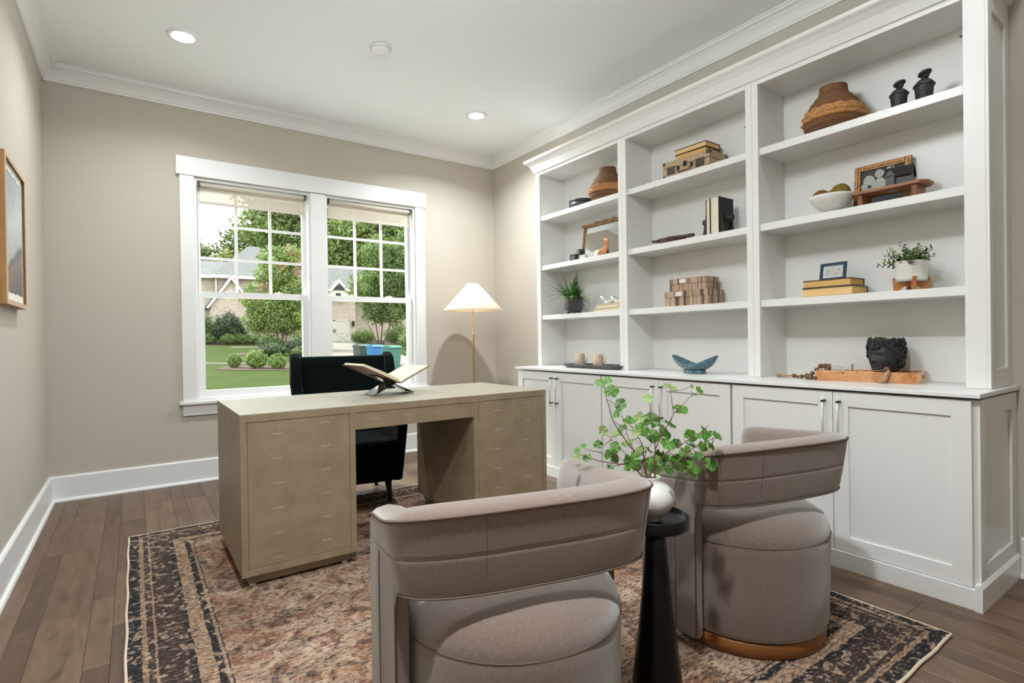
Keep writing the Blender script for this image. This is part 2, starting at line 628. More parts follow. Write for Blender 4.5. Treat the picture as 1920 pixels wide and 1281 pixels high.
# crown moulding: cove between wall and ceiling
zc = 2.943
cp = [(0, zc), (.012, zc), (.014, zc + .012), (.020, zc + .018), (.026, zc + .036), (.040, zc + .060), (.060, zc + .080), (.078, zc + .088), (.080, zc + .098), (.090, zc + .100), (.090, H), (0, H)]
struct('trim_1', G().prism(cp, 'y', YF, 0), TRIM, label='white crown moulding along the picture wall')
struct('trim_2', G().prism([(-a, z) for a, z in cp], 'x', 0, W), TRIM, label='white crown moulding above the window')
struct('trim_3', G().prism([(W - a, z) for a, z in cp], 'y', YF, 0), TRIM, label='white crown moulding above the built-in bookcase')

# ------------------------------------------------------------------ the double window
# casing (top-level trim), then one window per sash pair
cs = bpy.data.objects.new('trim_4', None); COL.objects.link(cs); cs['kind'] = 'structure'; cs['label'] = 'wide white flat window casing with sill and apron'
struct('head_casing', G().box(.784, 2.916, -.030, 0, 2.418, 2.563), TRIM, cs, .003)
struct('side_casing', G().box(.806, WX0 + .0, -.022, 0, .642, 2.418), TRIM, cs, .003)
struct('side_casing', G().box(WX1, 2.899, -.022, 0, .642, 2.418), TRIM, cs, .003)
struct('mullion_casing', G().box(1.797, 1.925, -.022, .115, .645, 2.412), TRIM, cs, .002)
struct('sill', G().box(.785, 2.918, -.050, .02, .618, .642), TRIM, cs, .004)
struct('apron', G().box(.806, 2.899, -.020, 0, .530, .618), TRIM, cs, .003)

def window(name, x0, x1, label):
    z0, z1, zm = WZ0, WZ1, 1.497
    o = bpy.data.objects.new(name, None); COL.objects.link(o)
    o.location = (x0, 0, z0); o['kind'] = 'structure'; o['label'] = label
    # jamb liner: four boards
    j = .018
    for (a, b_, c, d_) in ((x0, x0 + j, z0, z1), (x1 - j, x1, z0, z1), (x0 + j, x1 - j, z0, z0 + .02), (x0 + j, x1 - j, z1 - j, z1)):
        struct('jamb', G().box(a, b_, .0, .155, c, d_), TRIM, o)
    a, b_ = x0 + j, x1 - j
    # upper sash, outside track
    def sash(nm, za, zb, ya, yb, fw, top, bot):
        g = G()
        g.box(a, a + fw, ya, yb, za, zb); g.box(b_ - fw, b_, ya, yb, za, zb)
        g.box(a + fw, b_ - fw, ya, yb, zb - top, zb); g.box(a + fw, b_ - fw, ya, yb, za, za + bot)
        return struct(nm, g, TRIM, o)
    u = sash('upper_sash', zm - .012, z1 - j, .100, .140, .030, .055, .036)
    l = sash('lower_sash', z0 + .02, zm + .02, .050, .092, .048, .048, .05)
    struct('glass_pane', G().box(a + .03, b_ - .03, .117, .121, zm + .02, z1 - j - .05), GLASS, u)
    struct('glass_pane', G().box(a + .046, b_ - .046, .068, .072, z0 + .068, zm - .026), GLASS, l)
    gx0, gx1, gz0, gz1 = a + .03, b_ - .03, zm + .024, z1 - j - .055
    for k in (1, 2):
        xm = gx0 + (gx1 - gx0) * k / 3
        struct('muntin', G().box(xm - .011, xm + .011, .108, .126, gz0, gz1), TRIM, u)
        zz = gz0 + (gz1 - gz0) * k / 3
        struct('muntin', G().box(gx0, gx1, .109, .125, zz - .011, zz + .011), TRIM, u)
    for q in (.28, .72):
        xm = a + (b_ - a) * q
        struct('sash_lock', G().box(xm - .03, xm + .03, .052, .088, zm + .02, zm + .03).lathe([(.008, zm + .03), (.008, zm + .037)], (xm, .07, 0), 10), METW, l)
    struct('balance_track', G().box(a, a + .012, .094, .099, zm + .02, z1 - j), M('track_grey', (.45, .45, .44), .5), o)
    return o
window('window_1', WX0, 1.797, 'double-hung window with grilles nearest the picture wall')
window('window_2', 1.925, WX1, 'double-hung window with grilles beside the floor lamp')

def shade(x0, x1, label):
    t = thing('roller_shade', label, 'shade', (x0, .03, 2.38), 0)
    obj('roller_tube', G().move(Matrix()).lathe([(.019, 0), (.019, x1 - x0 - .05)], (0, 0, 0), 20).move(Matrix.Translation((x0 + .025, .034, 2.370)) @ Matrix.Rotation(PI / 2, 4, 'Y')), SHEERB, t, True)
    obj('shade_cloth', G().box(x0 + .024, x1 - .024, .0525, .0535, 2.235, 2.37), SHEER, t, True)
    obj('hem_bar', G().box(x0 + .022, x1 - .022, .048, .058, 2.222, 2.245), SHEERB, t, True, bevel=.002)
    for xx in (x0 + .018, x1 - .024):
        obj('bracket', G().box(xx, xx + .006, .012, .056, 2.348, 2.394), DARKM, t, True)
    ch = G()
    for k in range(14):
        ch.ball((x1 - .021, .022, 2.345 - k * .0085), .0028, 6, 4)
    ch.tube([(x1 - .021, .022, 2.35), (x1 - .021, .022, 2.225)], .0012, 5)
    obj('bead_chain', ch, METW, t, True)
    return t
SHEERB = M('shade_fabric_dense', (.62, .57, .50), .85)
shade(WX0 + .018, 1.797 - .018, 'raised sheer roller shade in the window nearest the picture wall')
shade(1.925 + .018, WX1 - .018, 'raised sheer roller shade in the window beside the floor lamp')

# ------------------------------------------------------------------ ceiling fixtures
LENS = emit('led_lens', (1, .985, .96), 60)
SPREAD = 145
def downlight(x, y, label, vis=True, watts=34):
    t = thing('recessed_light', label, 'ceiling light', (x, y, H), 0, 'recessed lights in the ceiling')
    obj('trim_ring', G().lathe([(.060, -.004), (.066, -.011), (.088, -.007), (.091, 0), (.06, 0)], (0, 0, 0), 40), METW, t)
    obj('lens', G().lathe([(.0, -.0055), (.058, -.0045), (.0605, -.003), (.0605, -.001)], (0, 0, 0), 32), LENS, t)
    ld = bpy.data.lights.new('downlight_lamp', 'AREA')
    ld.shape = 'DISK'; ld.size = .11; ld.energy = watts; ld.color = (.925, .985, 1.01); ld.spread = math.radians(SPREAD)
    lo = bpy.data.objects.new('downlight_lamp', ld); COL.objects.link(lo)
    lo.location = (x, y, H - .013)
    return t
downlight(.781, -.947, 'lit round recessed ceiling light above the picture wall side', watts=12)
downlight(2.969, -.922, 'lit round recessed ceiling light near the bookcase crown', watts=26)

# two unseen downlights added over the camera end to brighten the room
for (x_, y_, e_) in ((.781, -4.45, 46), (2.97, -4.45, 4)):
    ld = bpy.data.lights.new('downlight_lamp', 'AREA')
    ld.shape = 'DISK'; ld.size = .11; ld.energy = e_; ld.color = (.925, .985, 1.01); ld.spread = math.radians(SPREAD)
    lo = bpy.data.objects.new('downlight_lamp', ld); COL.objects.link(lo)
    lo.location = (x_, y_, H - .013)
# unseen fill lamp added above the frame, lifting ceiling and walls
ld = bpy.data.lights.new('added_fill_lamp', 'POINT'); ld.energy = 52; ld.color = (.925, .985, 1.01); ld.shadow_soft_size = .20
lo = bpy.data.objects.new('added_fill_lamp', ld); COL.objects.link(lo); lo.location = (1.30, -3.30, 2.84)
t = thing('smoke_detector', 'round white smoke detector on the ceiling', 'detector', (1.874, -1.499, H))
obj('housing', G().lathe([(.066, 0), (.066, -.012), (.060, -.024), (.048, -.032), (.0, -.036)], (0, 0, 0), 40), METW, t)
obj('vent_ring', G().lathe([(.0665, -.012), (.0672, -.0125), (.0672, -.0155), (.0665, -.016)], (0, 0, 0), 40), M('grey_vent', (.4, .4, .4), .6), t)

# ------------------------------------------------------------------ built-in: base cabinets, counter, upper bookcases
XD, XB, XT, YT1, YT0 = 3.20, 3.4375, 3.184, -4.267, -1.150
ZC = .8566
def door(o, y0, y1, z0, z1, hinge_hi, plain=False):
    """shaker door on plane XD, y0<y1; handle near y0 when hinge_hi"""
    d_ = bpy.data.objects.new('door', None); COL.objects.link(d_); d_.parent = o
    s = .066
    g = G()
    g.box(XD, XD + .02, y0, y0 + s, z0, z1); g.box(XD, XD + .02, y1 - s, y1, z0, z1)
    g.box(XD, XD + .02, y0 + s, y1 - s, z1 - s, z1); g.box(XD, XD + .02, y0 + s, y1 - s, z0, z0 + s)
    off = o.location
    def loc(g): return g.move(Matrix.Translation(-off))
    obj('door_frame', loc(g), CAB, d_, bevel=.0015)
    obj('door_panel', loc(G().box(XD + .009, XD + .018, y0 + s - .005, y1 - s + .005, z0 + s - .005, z1 - s + .005)), CAB, d_)
    yh = y0 + .032 if hinge_hi else y1 - .032
    hb = bpy.data.objects.new('handle', None)
    g = G()
    for zz in (.590, .783):
        g.tube([(XD, yh, zz), (XD - .030, yh, zz)], .0048, 10)
        g.ball((XD - .030, yh, zz), .0075, 10, 6)
    g.tube([(XD - .030, yh, .565), (XD - .030, yh, .806)], .0045, 10)
    o_ = obj('handle', loc(g), CLEARD, d_)
    o_.data.materials.append(DARKM)
    for p_ in o_.data.polygons:
        c_ = p_.center.z + off.z
        if abs(c_ - .590) < .009 or abs(c_ - .783) < .009: p_.material_index = 1
CLEARD = M('clear_acrylic_rod', (.66, .65, .62), .08, .15, coat=.6)
units = [(-2.172, -1.165, 'white base cabinet nearest the window wall, behind the desk end'),
         (-3.186, -2.178, 'white base cabinet in the middle, behind the vase of branches'),
         (-4.245, -3.192, 'white base cabinet at the free end, with a panelled side')]
for i, (a, b_, lab) in enumerate(units):
    o = thing('base_cabinet', lab, 'cabinet', (3.45, (a + b_) / 2, 0), 0)
    obj('body', G().box(XD + .0225, W - .003, a, b_, .02, .828), CAB, o, True)
    m = (a + b_) / 2
    e0 = a + (.010 if i == 2 else .004)
    dz0, dz1 = .086, .8265
    door(o, e0, m - .0015, dz0, dz1, False)
    door(o, m + .0015, b_ - .004, dz0, dz1, True)
    obj('plinth', G().box(3.190, XD + .03, a - (.010 if i == 2 else 0), b_ + (.004 if i == 0 else 0), .0, .083), CAB, o, True, bevel=.002)
    if i == 2:
        g = G()
        y = a
        g.box(XD + .022, XD + .09, y - .012, y, .083, .828); g.box(W - .08, W - .003, y - .012, y, .083, .828)
        g.box(XD + .09, W - .08, y - .012, y, .76, .828); g.box(XD + .09, W - .08, y - .012, y, .083, .165)
        obj('side_panel', g, CAB, o, True, bevel=.0015)
        obj('side_plinth', G().prism([(y - .024, 0), (y, 0), (y, .104), (y - .014, .104), (y - .024, .092)], 'x', 3.185, W - .003), CAB, o, True)
    elif i == 0:
        obj('side_panel', G().box(XD + .022, W - .003, b_, b_ + .008, .02, .828), CAB, o, True)
ct = obj('countertop', G().box(XT, W - .002, YT1, YT0, .8385, ZC), CAB, bevel=.002)
tag(ct, 'long white countertop running under the three bookcases', 'countertop')

ZH, ZT = 2.533, 2.655
SH = (2.170, 1.735, 1.300)
yb = [(-1.146, -1.198), (-2.1339, -2.2114), (-3.1477, -3.224), (-4.1557, -4.2291)]
labs = ['white bookcase nearest the window, holding the fern and two mugs', 'white bookcase in the middle, holding the suitcase and striped boxes', 'white bookcase at the free end, holding the black head planter']
dots = [(-1.742, 2.42), (-2.975, 2.43), (-4.075, 2.50)]
for i in range(3):
    ya = yb[i][0] if i == 0 else (yb[i][0] + yb[i][1]) / 2 - .0006
    yd = yb[i + 1][1] if i == 2 else (yb[i + 1][0] + yb[i + 1][1]) / 2 + .0006  # out-of-view slab, added to throw daylight up onto the ceiling
    ia, ib = yb[i][1], yb[i + 1][0]
    o = thing('bookcase', labs[i], 'bookcase', (3.60, (ya + yd) / 2, ZC), 0)
    obj('back_panel', G().box(3.722, W - .003, yd, ya, ZC + .001, ZT), CAB, o, True)
    for (p, q) in ((ia, ya), (yd, ib)):
        obj('side_panel', G().box(XB + .018, 3.722, min(p, q), max(p, q), ZC + .001, ZT), CAB, o, True)
        obj('stile', G().box(XB, XB + .018, min(p, q), max(p, q), ZC + .001, ZT), CAB, o, True, bevel=.0012)
    obj('header', G().box(XB, 3.722, ib, ia, ZH, ZT), CAB, o, True, bevel=.001)
    for z in SH:
        obj('shelf', G().box(3.450, 3.7215, ib + .001, ia - .001, z - .040, z), CAB, o, True, bevel=.0012)
    y, z = dots[i]
    obj('screw_hole', G().lathe([(.005, 0), (.005, .002)], (0, 0, 0), 10).move(Matrix.Translation((3.720, y, z)) @ Matrix.Rotation(PI / 2, 4, 'Y')), BLKMATTE, o, True)
    if i:
        y, z = ((-2.985, .93), (-4.135, .955))[i - 1]
        obj('screw_hole', G().lathe([(.005, 0), (.005, .002)], (0, 0, 0), 10).move(Matrix.Translation((3.720, y, z)) @ Matrix.Rotation(PI / 2, 4, 'Y')), BLKMATTE, o, True)
    if i == 2:
        g = G(); y = yd
        g.box(XB + .0, XB + .055, y - .012, y, ZC + .001, ZT - .09); g.box(W - .06, W - .003, y - .012, y, ZC + .001, ZT - .09)
        g.box(XB + .055, W - .06, y - .012, y, 2.46, ZT - .09); g.box(XB + .055, W - .06, y - .012, y, ZC + .001, .94)
        obj('end_panel', g, CAB, o, True, bevel=.0015)
# bookcase cornice with mitred returns
zc0 = 2.560
pr = [(0, zc0), (.010, zc0), (.014, zc0 + .010), (.020, zc0 + .024), (.034, zc0 + .052), (.054, zc0 + .076), (.070, zc0 + .088), (.074, zc0 + .094), (.078, zc0 + .108), (0, zc0 + .108)]
g = G()
vs, fs = [], []
ylo, yhi = -4.2411, -1.146
for d_, z in pr:
    vs += [(W - .003, yhi + d_, z), (XB - d_, yhi + d_, z), (XB - d_, ylo - d_, z), (W - .003, ylo - d_, z)]
n = len(pr)
for k in range(n):
    j = (k + 1) % n
    for q in range(3):
        fs.append((k * 4 + q, k * 4 + q + 1, j * 4 + q + 1, j * 4 + q))
fs.append(tuple(k * 4 for k in range(n))); fs.append(tuple(k * 4 + 3 for k in range(n)))
g.add(vs, fs)
# top deck closing the cases
g.box(XB, W - .003, ylo, yhi, 2.656, 2.664)
struct('trim_5', g, CAB, label='stepped white cornice capping the bookcases')

# ------------------------------------------------------------------ rug
rg = thing('area_rug', 'distressed oriental rug in brown, black and peach under the desk', 'rug', (.458, -4.25, 0))
g = G()
NX, NY = 61, 76
vs = [(2.44 * i / (NX - 1), 3.05 * j / (NY - 1), .0105 + .0006 * math.sin(i * 1.7) * math.cos(j * 1.3)) for j in range(NY) for i in range(NX)]
fs = [(j * NX + i, j * NX + i + 1, (j + 1) * NX + i + 1, (j + 1) * NX + i) for j in range(NY - 1) for i in range(NX - 1)]
g.add(vs, fs)
g.box(0, 2.44, 0, 3.05, .001, .0095)
obj('pile', g, RUG, rg)
g = G()
e = []
for k in range(60): e.append((2.44 * k / 60, .0018 * math.sin(k * 1.1), .006))
for k in range(72): e.append((2.44 + .0018 * math.sin(k * .9), 3.05 * k / 72, .006))
for k in range(60): e.append((2.44 - 2.44 * k / 60, 3.05, .006))
for k in range(72): e.append((.0018 * math.sin(k * .7), 3.05 - 3.05 * k / 72, .006))
g.tube(e, .0062, 6, closed=True)
obj('binding', g, RUGEDGE, rg)

# ------------------------------------------------------------------ desk
DX, DY, DW, DD, DH, DK_ = .868, -2.331, 1.7054, .7525, .783, .066
dk = thing('pedestal_desk', 'beige shagreen double pedestal desk standing on the rug', 'desk', (DX, DY, .012), 0)
def dbox(nm, mat, *a, bev=.0015, par=None):
    par = par or dk
    return obj(nm, G().box(DX + a[0], DX + a[1], DY + a[2], DY + a[3], a[4], a[5]), mat, par, True, bevel=bev)
dbox('desktop', SHAGTOP, 0, DW, 0, DD, DH - .004, DH)
dbox('top_frame', SHAG, 0, DW, 0, DD, DH - .037, DH - .004)
for (a, b_) in ((0, .5113), (1.1886, DW)):
    pd = dbox('pedestal', SHAG, a, b_, .006, DD, DK_, DH - .037)
    for (q, r_) in ((a, a + .028), (b_ - .028, b_)):
        dbox('stile', SHAG, q, r_, 0, .006, DK_, DH - .037, par=dk)
    dbox('rail', SHAG, a + .028, b_ - .028, 0, .006, DK_, DK_ + .030, par=dk)
    dbox('front_panel', SHAG, a + .0300, b_ - .0300, .0025, .0062, DK_ + .032, DH - .039, bev=.001, par=dk)
    g = G()
    rr = random.Random(int(a * 100) + 2)
    for row in range(6):
        for cx in (.30, .72):
            zz = DK_ + .06 + row * .112 + (.03 if cx > .5 else 0)
            xx = a + (b_ - a) * cx
            for k in range(8):
                px = DX + xx + (k - 3.5) * .0058 + rr.uniform(-.001, .001)
                pz = zz + rr.uniform(-.0016, .0016)
                g.box(px - .0016, px + .0016, DY + .0014, DY + .0028, pz - .0012, pz + .0012)
    o = obj('spine_dots', g, SHAGT, dk, True); o['kind'] = 'stuff'
    dbox('plinth', SHAG, a + .030, b_ - .030, .030, DD - .030, .024, DK_)
    for xx in (a + .05, b_ - .05):
        for yy in (.05, DD - .05):
            obj('glide', G().lathe([(.013, .011), (.013, .018), (.006, .020), (.006, .026)], (DX + xx, DY + yy, 0), 12), METW, dk, True)
dbox('apron', SHAG, .5113, 1.1886, .003, .022, .662, DH - .037)
dbox('apron_back', SHAG, .5113, 1.1886, DD - .02, DD - .003, .675, DH - .037)
g = G()
for cx in (.15, .42, .66, .9):
    for k in range(9):
        px = DX + .5113 + .677 * cx + (k - 4) * .0058
        g.box(px - .0013, px + .0013, DY + .0022, DY + .0034, .705 + .0015 * (k % 2) + cx * .01, .7068 + .0015 * (k % 2) + cx * .01)
o = obj('spine_dots', g, SHAGT, dk, True); o['kind'] = 'stuff'

# open book on a folded black stand
bs = thing('book_stand', 'black folding book stand on the desk', 'book stand', (1.735, -1.90, DH))
def slab(p0, p1, th, y0, y1):
    """plate in the x-z plane from p0 to p1"""
    d_ = Vector((p1[0] - p0[0], p1[1] - p0[1])); n_ = Vector((-d_.y, d_.x)).normalized() * th / 2
    return [(p0[0] + n_.x, p0[1] + n_.y), (p1[0] + n_.x, p1[1] + n_.y), (p1[0] - n_.x, p1[1] - n_.y), (p0[0] - n_.x, p0[1] - n_.y)]
ACR = M('black_acrylic', (.015, .016, .018), .12, coat=.5)
y0, y1 = -.07, .07
obj('plate', G().prism(slab((-.130, .0035), (.105, .113), .005, 0, 0), 'y', y0, y1), ACR, bs, bevel=.001)
obj('plate', G().prism(slab((.130, .0035), (-.105, .113), .005, 0, 0), 'y', y0 + .012, y1 - .012), ACR, bs, bevel=.001)
bk = thing('open_book', 'open book with brown leather cover lying on the black stand', 'book', (1.735, -1.90, DH + .0685))
def half(sg):
    ang = math.radians(25)
    ln = .255 if sg < 0 else .215
    cx, cz = math.cos(ang) * sg, math.sin(ang)
    nx, nz = -cz * sg * sg * (1 if sg > 0 else -1), abs(math.cos(ang))
    def P(s_, h): return (cx * s_ + nx * h, cz * s_ + nz * h)
    return P, ln
LEATH = M('brown_leather', (.13, .042, .020), .4, var=.3, vscale=30, bmp=.1, bscale=200)
for sg in (-1, 1):
    P, ln = half(sg)
    y0, y1 = -.145, .145
    obj('cover', G().prism([P(0, .004), P(ln, .004), P(ln, .0005), P(0, .0005)], 'y', y0, y1), LEATH, bk, bevel=.0008)
    th = .018 if sg < 0 else .008
    obj('pages', G().prism([P(.004, .0042), P(ln - .008, .0042), P(ln - .012, .0042 + th * .8), P(ln * .6, .0042 + th), P(.03, .0042 + th * 1.05), P(.004, .0042 + th * .6)], 'y', y0 + .006, y1 - .006), PAGE, bk)
bs.rotation_euler = bk.rotation_euler = (0, 0, .06)

# ------------------------------------------------------------------ barrel chairs
def chair(label, loc, rz):
    t = thing('barrel_chair', label, 'chair', loc, rz, 'barrel chairs facing the desk')
    a, b_, n, Lf, fl_ = .353, .151, 2.967, .405, .027
    zB, zF, zb, th = .706, .597, .512, .086
    # plan path from the front of one arm round the back to the other
    path = []
    for k in range(12):
        path.append((a, Lf - Lf * k / 12))
    K = 56
    for k in range(K + 1):
        an = PI * k / K
        c, s_ = math.cos(an), math.sin(an)
        path.append((a * math.copysign(abs(c) ** (2 / n), c), -b_ * abs(s_) ** (2 / n)))
    for k in range(1, 13):
        path.append((-a, .25 * k / 12))
    # resample evenly, keep normals
    P = [Vector(p) for p in path]
    d_ = [0]
    for i in range(1, len(P)):
        d_.append(d_[-1] + (P[i] - P[i - 1]).length)
    R_ = []
    NS = 84
    j = 0
    for k in range(NS + 1):
        s_ = d_[-1] * k / NS
        while j < len(d_) - 2 and d_[j + 1] < s_: j += 1
        R_.append(P[j].lerp(P[j + 1], (s_ - d_[j]) / max(1e-9, d_[j + 1] - d_[j])))
    def nrm(i):
        q = R_[min(i + 1, NS)] - R_[max(i - 1, 0)]
        return Vector((-q.y, q.x)).normalized() * -1   # outward
    Nn = [nrm(i) for i in range(NS + 1)]
    for i in range(NS + 1):
        if Nn[i].dot(R_[i] - Vector((0, .15))) < 0: Nn[i] = -Nn[i]
    zt = [zB + ((.655 if p.x > 0 else .585) - zB) * max(0, (p.y + b_)) / (Lf + b_) for p in R_]
    def rimk(i):  # round the front ends down
        e = min(i, NS - i) / 5.0
        return 1 if e >= 1 else math.sqrt(max(0, 1 - (1 - e) ** 2))
    # stations: path index, height of the lower edge, thickness low down; the arms run down to the plinth
    i_r = max(i for i in range(NS // 2) if R_[i].y > .15)
    i_l = min(i for i in range(NS // 2, NS + 1) if R_[i].y > -.035)
    step = d_[-1] / NS
    rad_ = .050
    stat = []
    for i in range(NS + 1):
        arm = i <= i_r or i >= i_l
        if i in (i_r, i_l):
            two = [(i, .050, .056), (i, zb - rad_, .060)]
            stat += two if i == i_r else two[::-1]
        elif arm:
            stat.append((i, .050, .056))
        else:
            s_ = min(i - i_r, i_l - i) * step
            dz = rad_ - math.sqrt(max(0, rad_ ** 2 - max(0, rad_ - s_) ** 2)) if s_ < rad_ else 0
            k = min(1, s_ / .12)
            stat.append((i, zb - dz, .060 + (th - .002 - .060) * k))
    vs, fs, piping_top, piping_bot = [], [], [], []
    prof = 21
    for (i, zbot, tl) in stat:
        p, q, z1 = R_[i], Nn[i], zt[i]
        e = rimk(i)
        thk = th * (.55 + .45 * e)
        z1 = zb + (z1 - zb) * (.86 + .14 * e)
        fb = fl_ * min(1, max(0, (.10 - p.y) / .13)) ** .7     # the flare dies out into the arms
        hh = z1 - zb
        def off(f): return -fb * (1 - f)
        sec = [(-fb - .005, zbot + .003), (-fb + .0005, zbot + .010), (off(.08), zb + hh * .08), (off(.44), zb + hh * .44), (off(.485), zb + hh * .485), (off(.50) - .0022, zb + hh * .50), (off(.515), zb + hh * .515), (off(.56), zb + hh * .56),
               (off(.94), zb + hh * .94), (0, z1 - .003), (-.004, z1 + .004),
               (-thk * .22, z1 + .014), (-thk * .52, z1 + .019), (-thk * .84, z1 + .012), (-thk, z1 - .008),
               (-thk - .004, z1 - .05), (-thk - .004, zb + hh * .5), (-thk + .002, zb + .03), (-max(tl, .05) * 1.0, zb + .006 if zbot < zb - .01 else zb + .016), (-tl, zbot + .010), (-tl + .010, zbot - .001)]
        for o_, z in sec:
            vs.append((p.x + q.x * o_, p.y + q.y * o_, z))
        piping_top.append((p.x + q.x * .001, p.y + q.y * .001, z1)); piping_bot.append((p.x - q.x * (fb + .001), p.y - q.y * (fb + .001), zbot + .002))
    M_ = len(stat)
    for i in range(M_ - 1):
        for k in range(prof):
            l = (k + 1) % prof
            fs.append((i * prof + k, i * prof + l, (i + 1) * prof + l, (i + 1) * prof + k))
    fs.append(tuple(range(prof))); fs.append(tuple((M_ - 1) * prof + k for k in range(prof))[::-1])
    o = obj('backrest', G().add(vs, fs, True), FAB, t)
    o.data.set_sharp_from_angle(angle=math.radians(48))
    g = G().tube(piping_top, .0040, 6)
    for fr_ in (.35, .65):
        i = int(NS * fr_)
        p, q = R_[i], Nn[i]
        g.tube([(p.x + q.x * o_, p.y + q.y * o_, z) for o_, z in ((-fl_ - .002, zb + .006), (-fl_ * .66, zb + (zt[i] - zb) * .33), (-fl_ * .5, zb + (zt[i] - zb) * .5), (-fl_ * .22, zb + (zt[i] - zb) * .76), (-.0005, zt[i] - .003))], .0010, 5)
    obj('piping', g, FABP, t)
    g = G().tube(piping_bot, .0030, 6)
    # creased line of the arm panel, turning into the mid seam of the back
    for sg, i0 in ((1, i_r - 3), (-1, i_l + 3)):
        i1 = i0 - 1 if sg > 0 else i0 + 1
        p, p2 = R_[i0], R_[i1]
        zm = zb + (zt[i0] - zb) * .5
        g.tube([(p2.x, p2.y, .06), (p2.x, p2.y, .3), (p2.x, p2.y, zm - .05), (p2.x * .5 + p.x * .5, p2.y * .5 + p.y * .5, zm - .012), (p.x, p.y, zm)], .0014, 5)
    obj('piping', g, FABP, t)
    # seat drum
    pr_ = [(.262, .052), (.280, .058), (.289, .075), (.293, .20), (.296, .34), (.2965, .372), (.2945, .379), (.296, .386), (.290, .412), (.276, .433), (.250, .451), (.21, .464), (.14, .474), (.07, .478), (0, .479)]
    def soft(r, z, an, k):
        return r * (1 + .004 * math.sin(3 * an + .5) + .003 * math.sin(7 * an))
    obj('seat', G().lathe(pr_, (0, .10, 0), 64, soft), FAB, t)
    sm = G().tube([(.2958 * math.cos(2 * PI * k / 64), .10 + .2958 * math.sin(2 * PI * k / 64), .379) for k in range(64)], .0016, 5, closed=True)
    obj('seat_piping', sm, FABP, t)
    obj('base', G().lathe([(.272, 0), (.278, .003), (.279, .044), (.274, .0515)], (0, .10, 0), 64), WALNUT, t)
    return t
chair('taupe barrel chair nearest the desk corner, in front of the vase table', (1.298, -3.828, .012), -.254)
chair('taupe barrel chair beside the white cabinets, walnut base showing', (2.375, -3.843, .012), -.237)

# ------------------------------------------------------------------ drink table, vase, branches
t = thing('drink_table', 'slim black conical drink table between the two taupe chairs', 'side table', (1.793, -3.837, .012))
obj('pedestal', G().lathe([(.076, 0), (.0765, .004), (.075, .03), (.066, .11), (.0535, .21), (.042, .33), (.033, .44), (.0285, .51)], (0, 0, 0), 48), BLACK, t)
obj('tray_top', G().lathe([(0, .506), (.090, .506), (.097, .512), (.0985, .520), (.0985, .5445), (.0972, .546), (.0955, .5445), (.0945, .530), (.092, .528), (0, .528)], (0, 0, 0), 64), BLACK, t)
VZ = .541
t = thing('vase', 'small round white marbled vase on the black drink table', 'vase', (1.781, -3.829, VZ))
pf = [(.030, 0), (.032, .003), (.031, .014), (.036, .018), (.056, .030), (.070, .050), (.0735, .068), (.069, .086), (.054, .104), (.036, .114), (.030, .120), (.0295, .127), (.0315, .132)]
pi_ = [(r - .004, z) for r, z in pf[::-1] if z > .02] + [(0, .024)]
def lumps(r, z, an, k):
    return r * (1 + (.022 * math.sin(3 * an + z * 40) + .012 * math.sin(5 * an - z * 25)) * min(1, max(0, (z - .015) / .03)) * (1 if z < .11 else .2))
obj('body', G().lathe(pf + pi_, (0, 0, 0), 56, lumps), CERW, t)

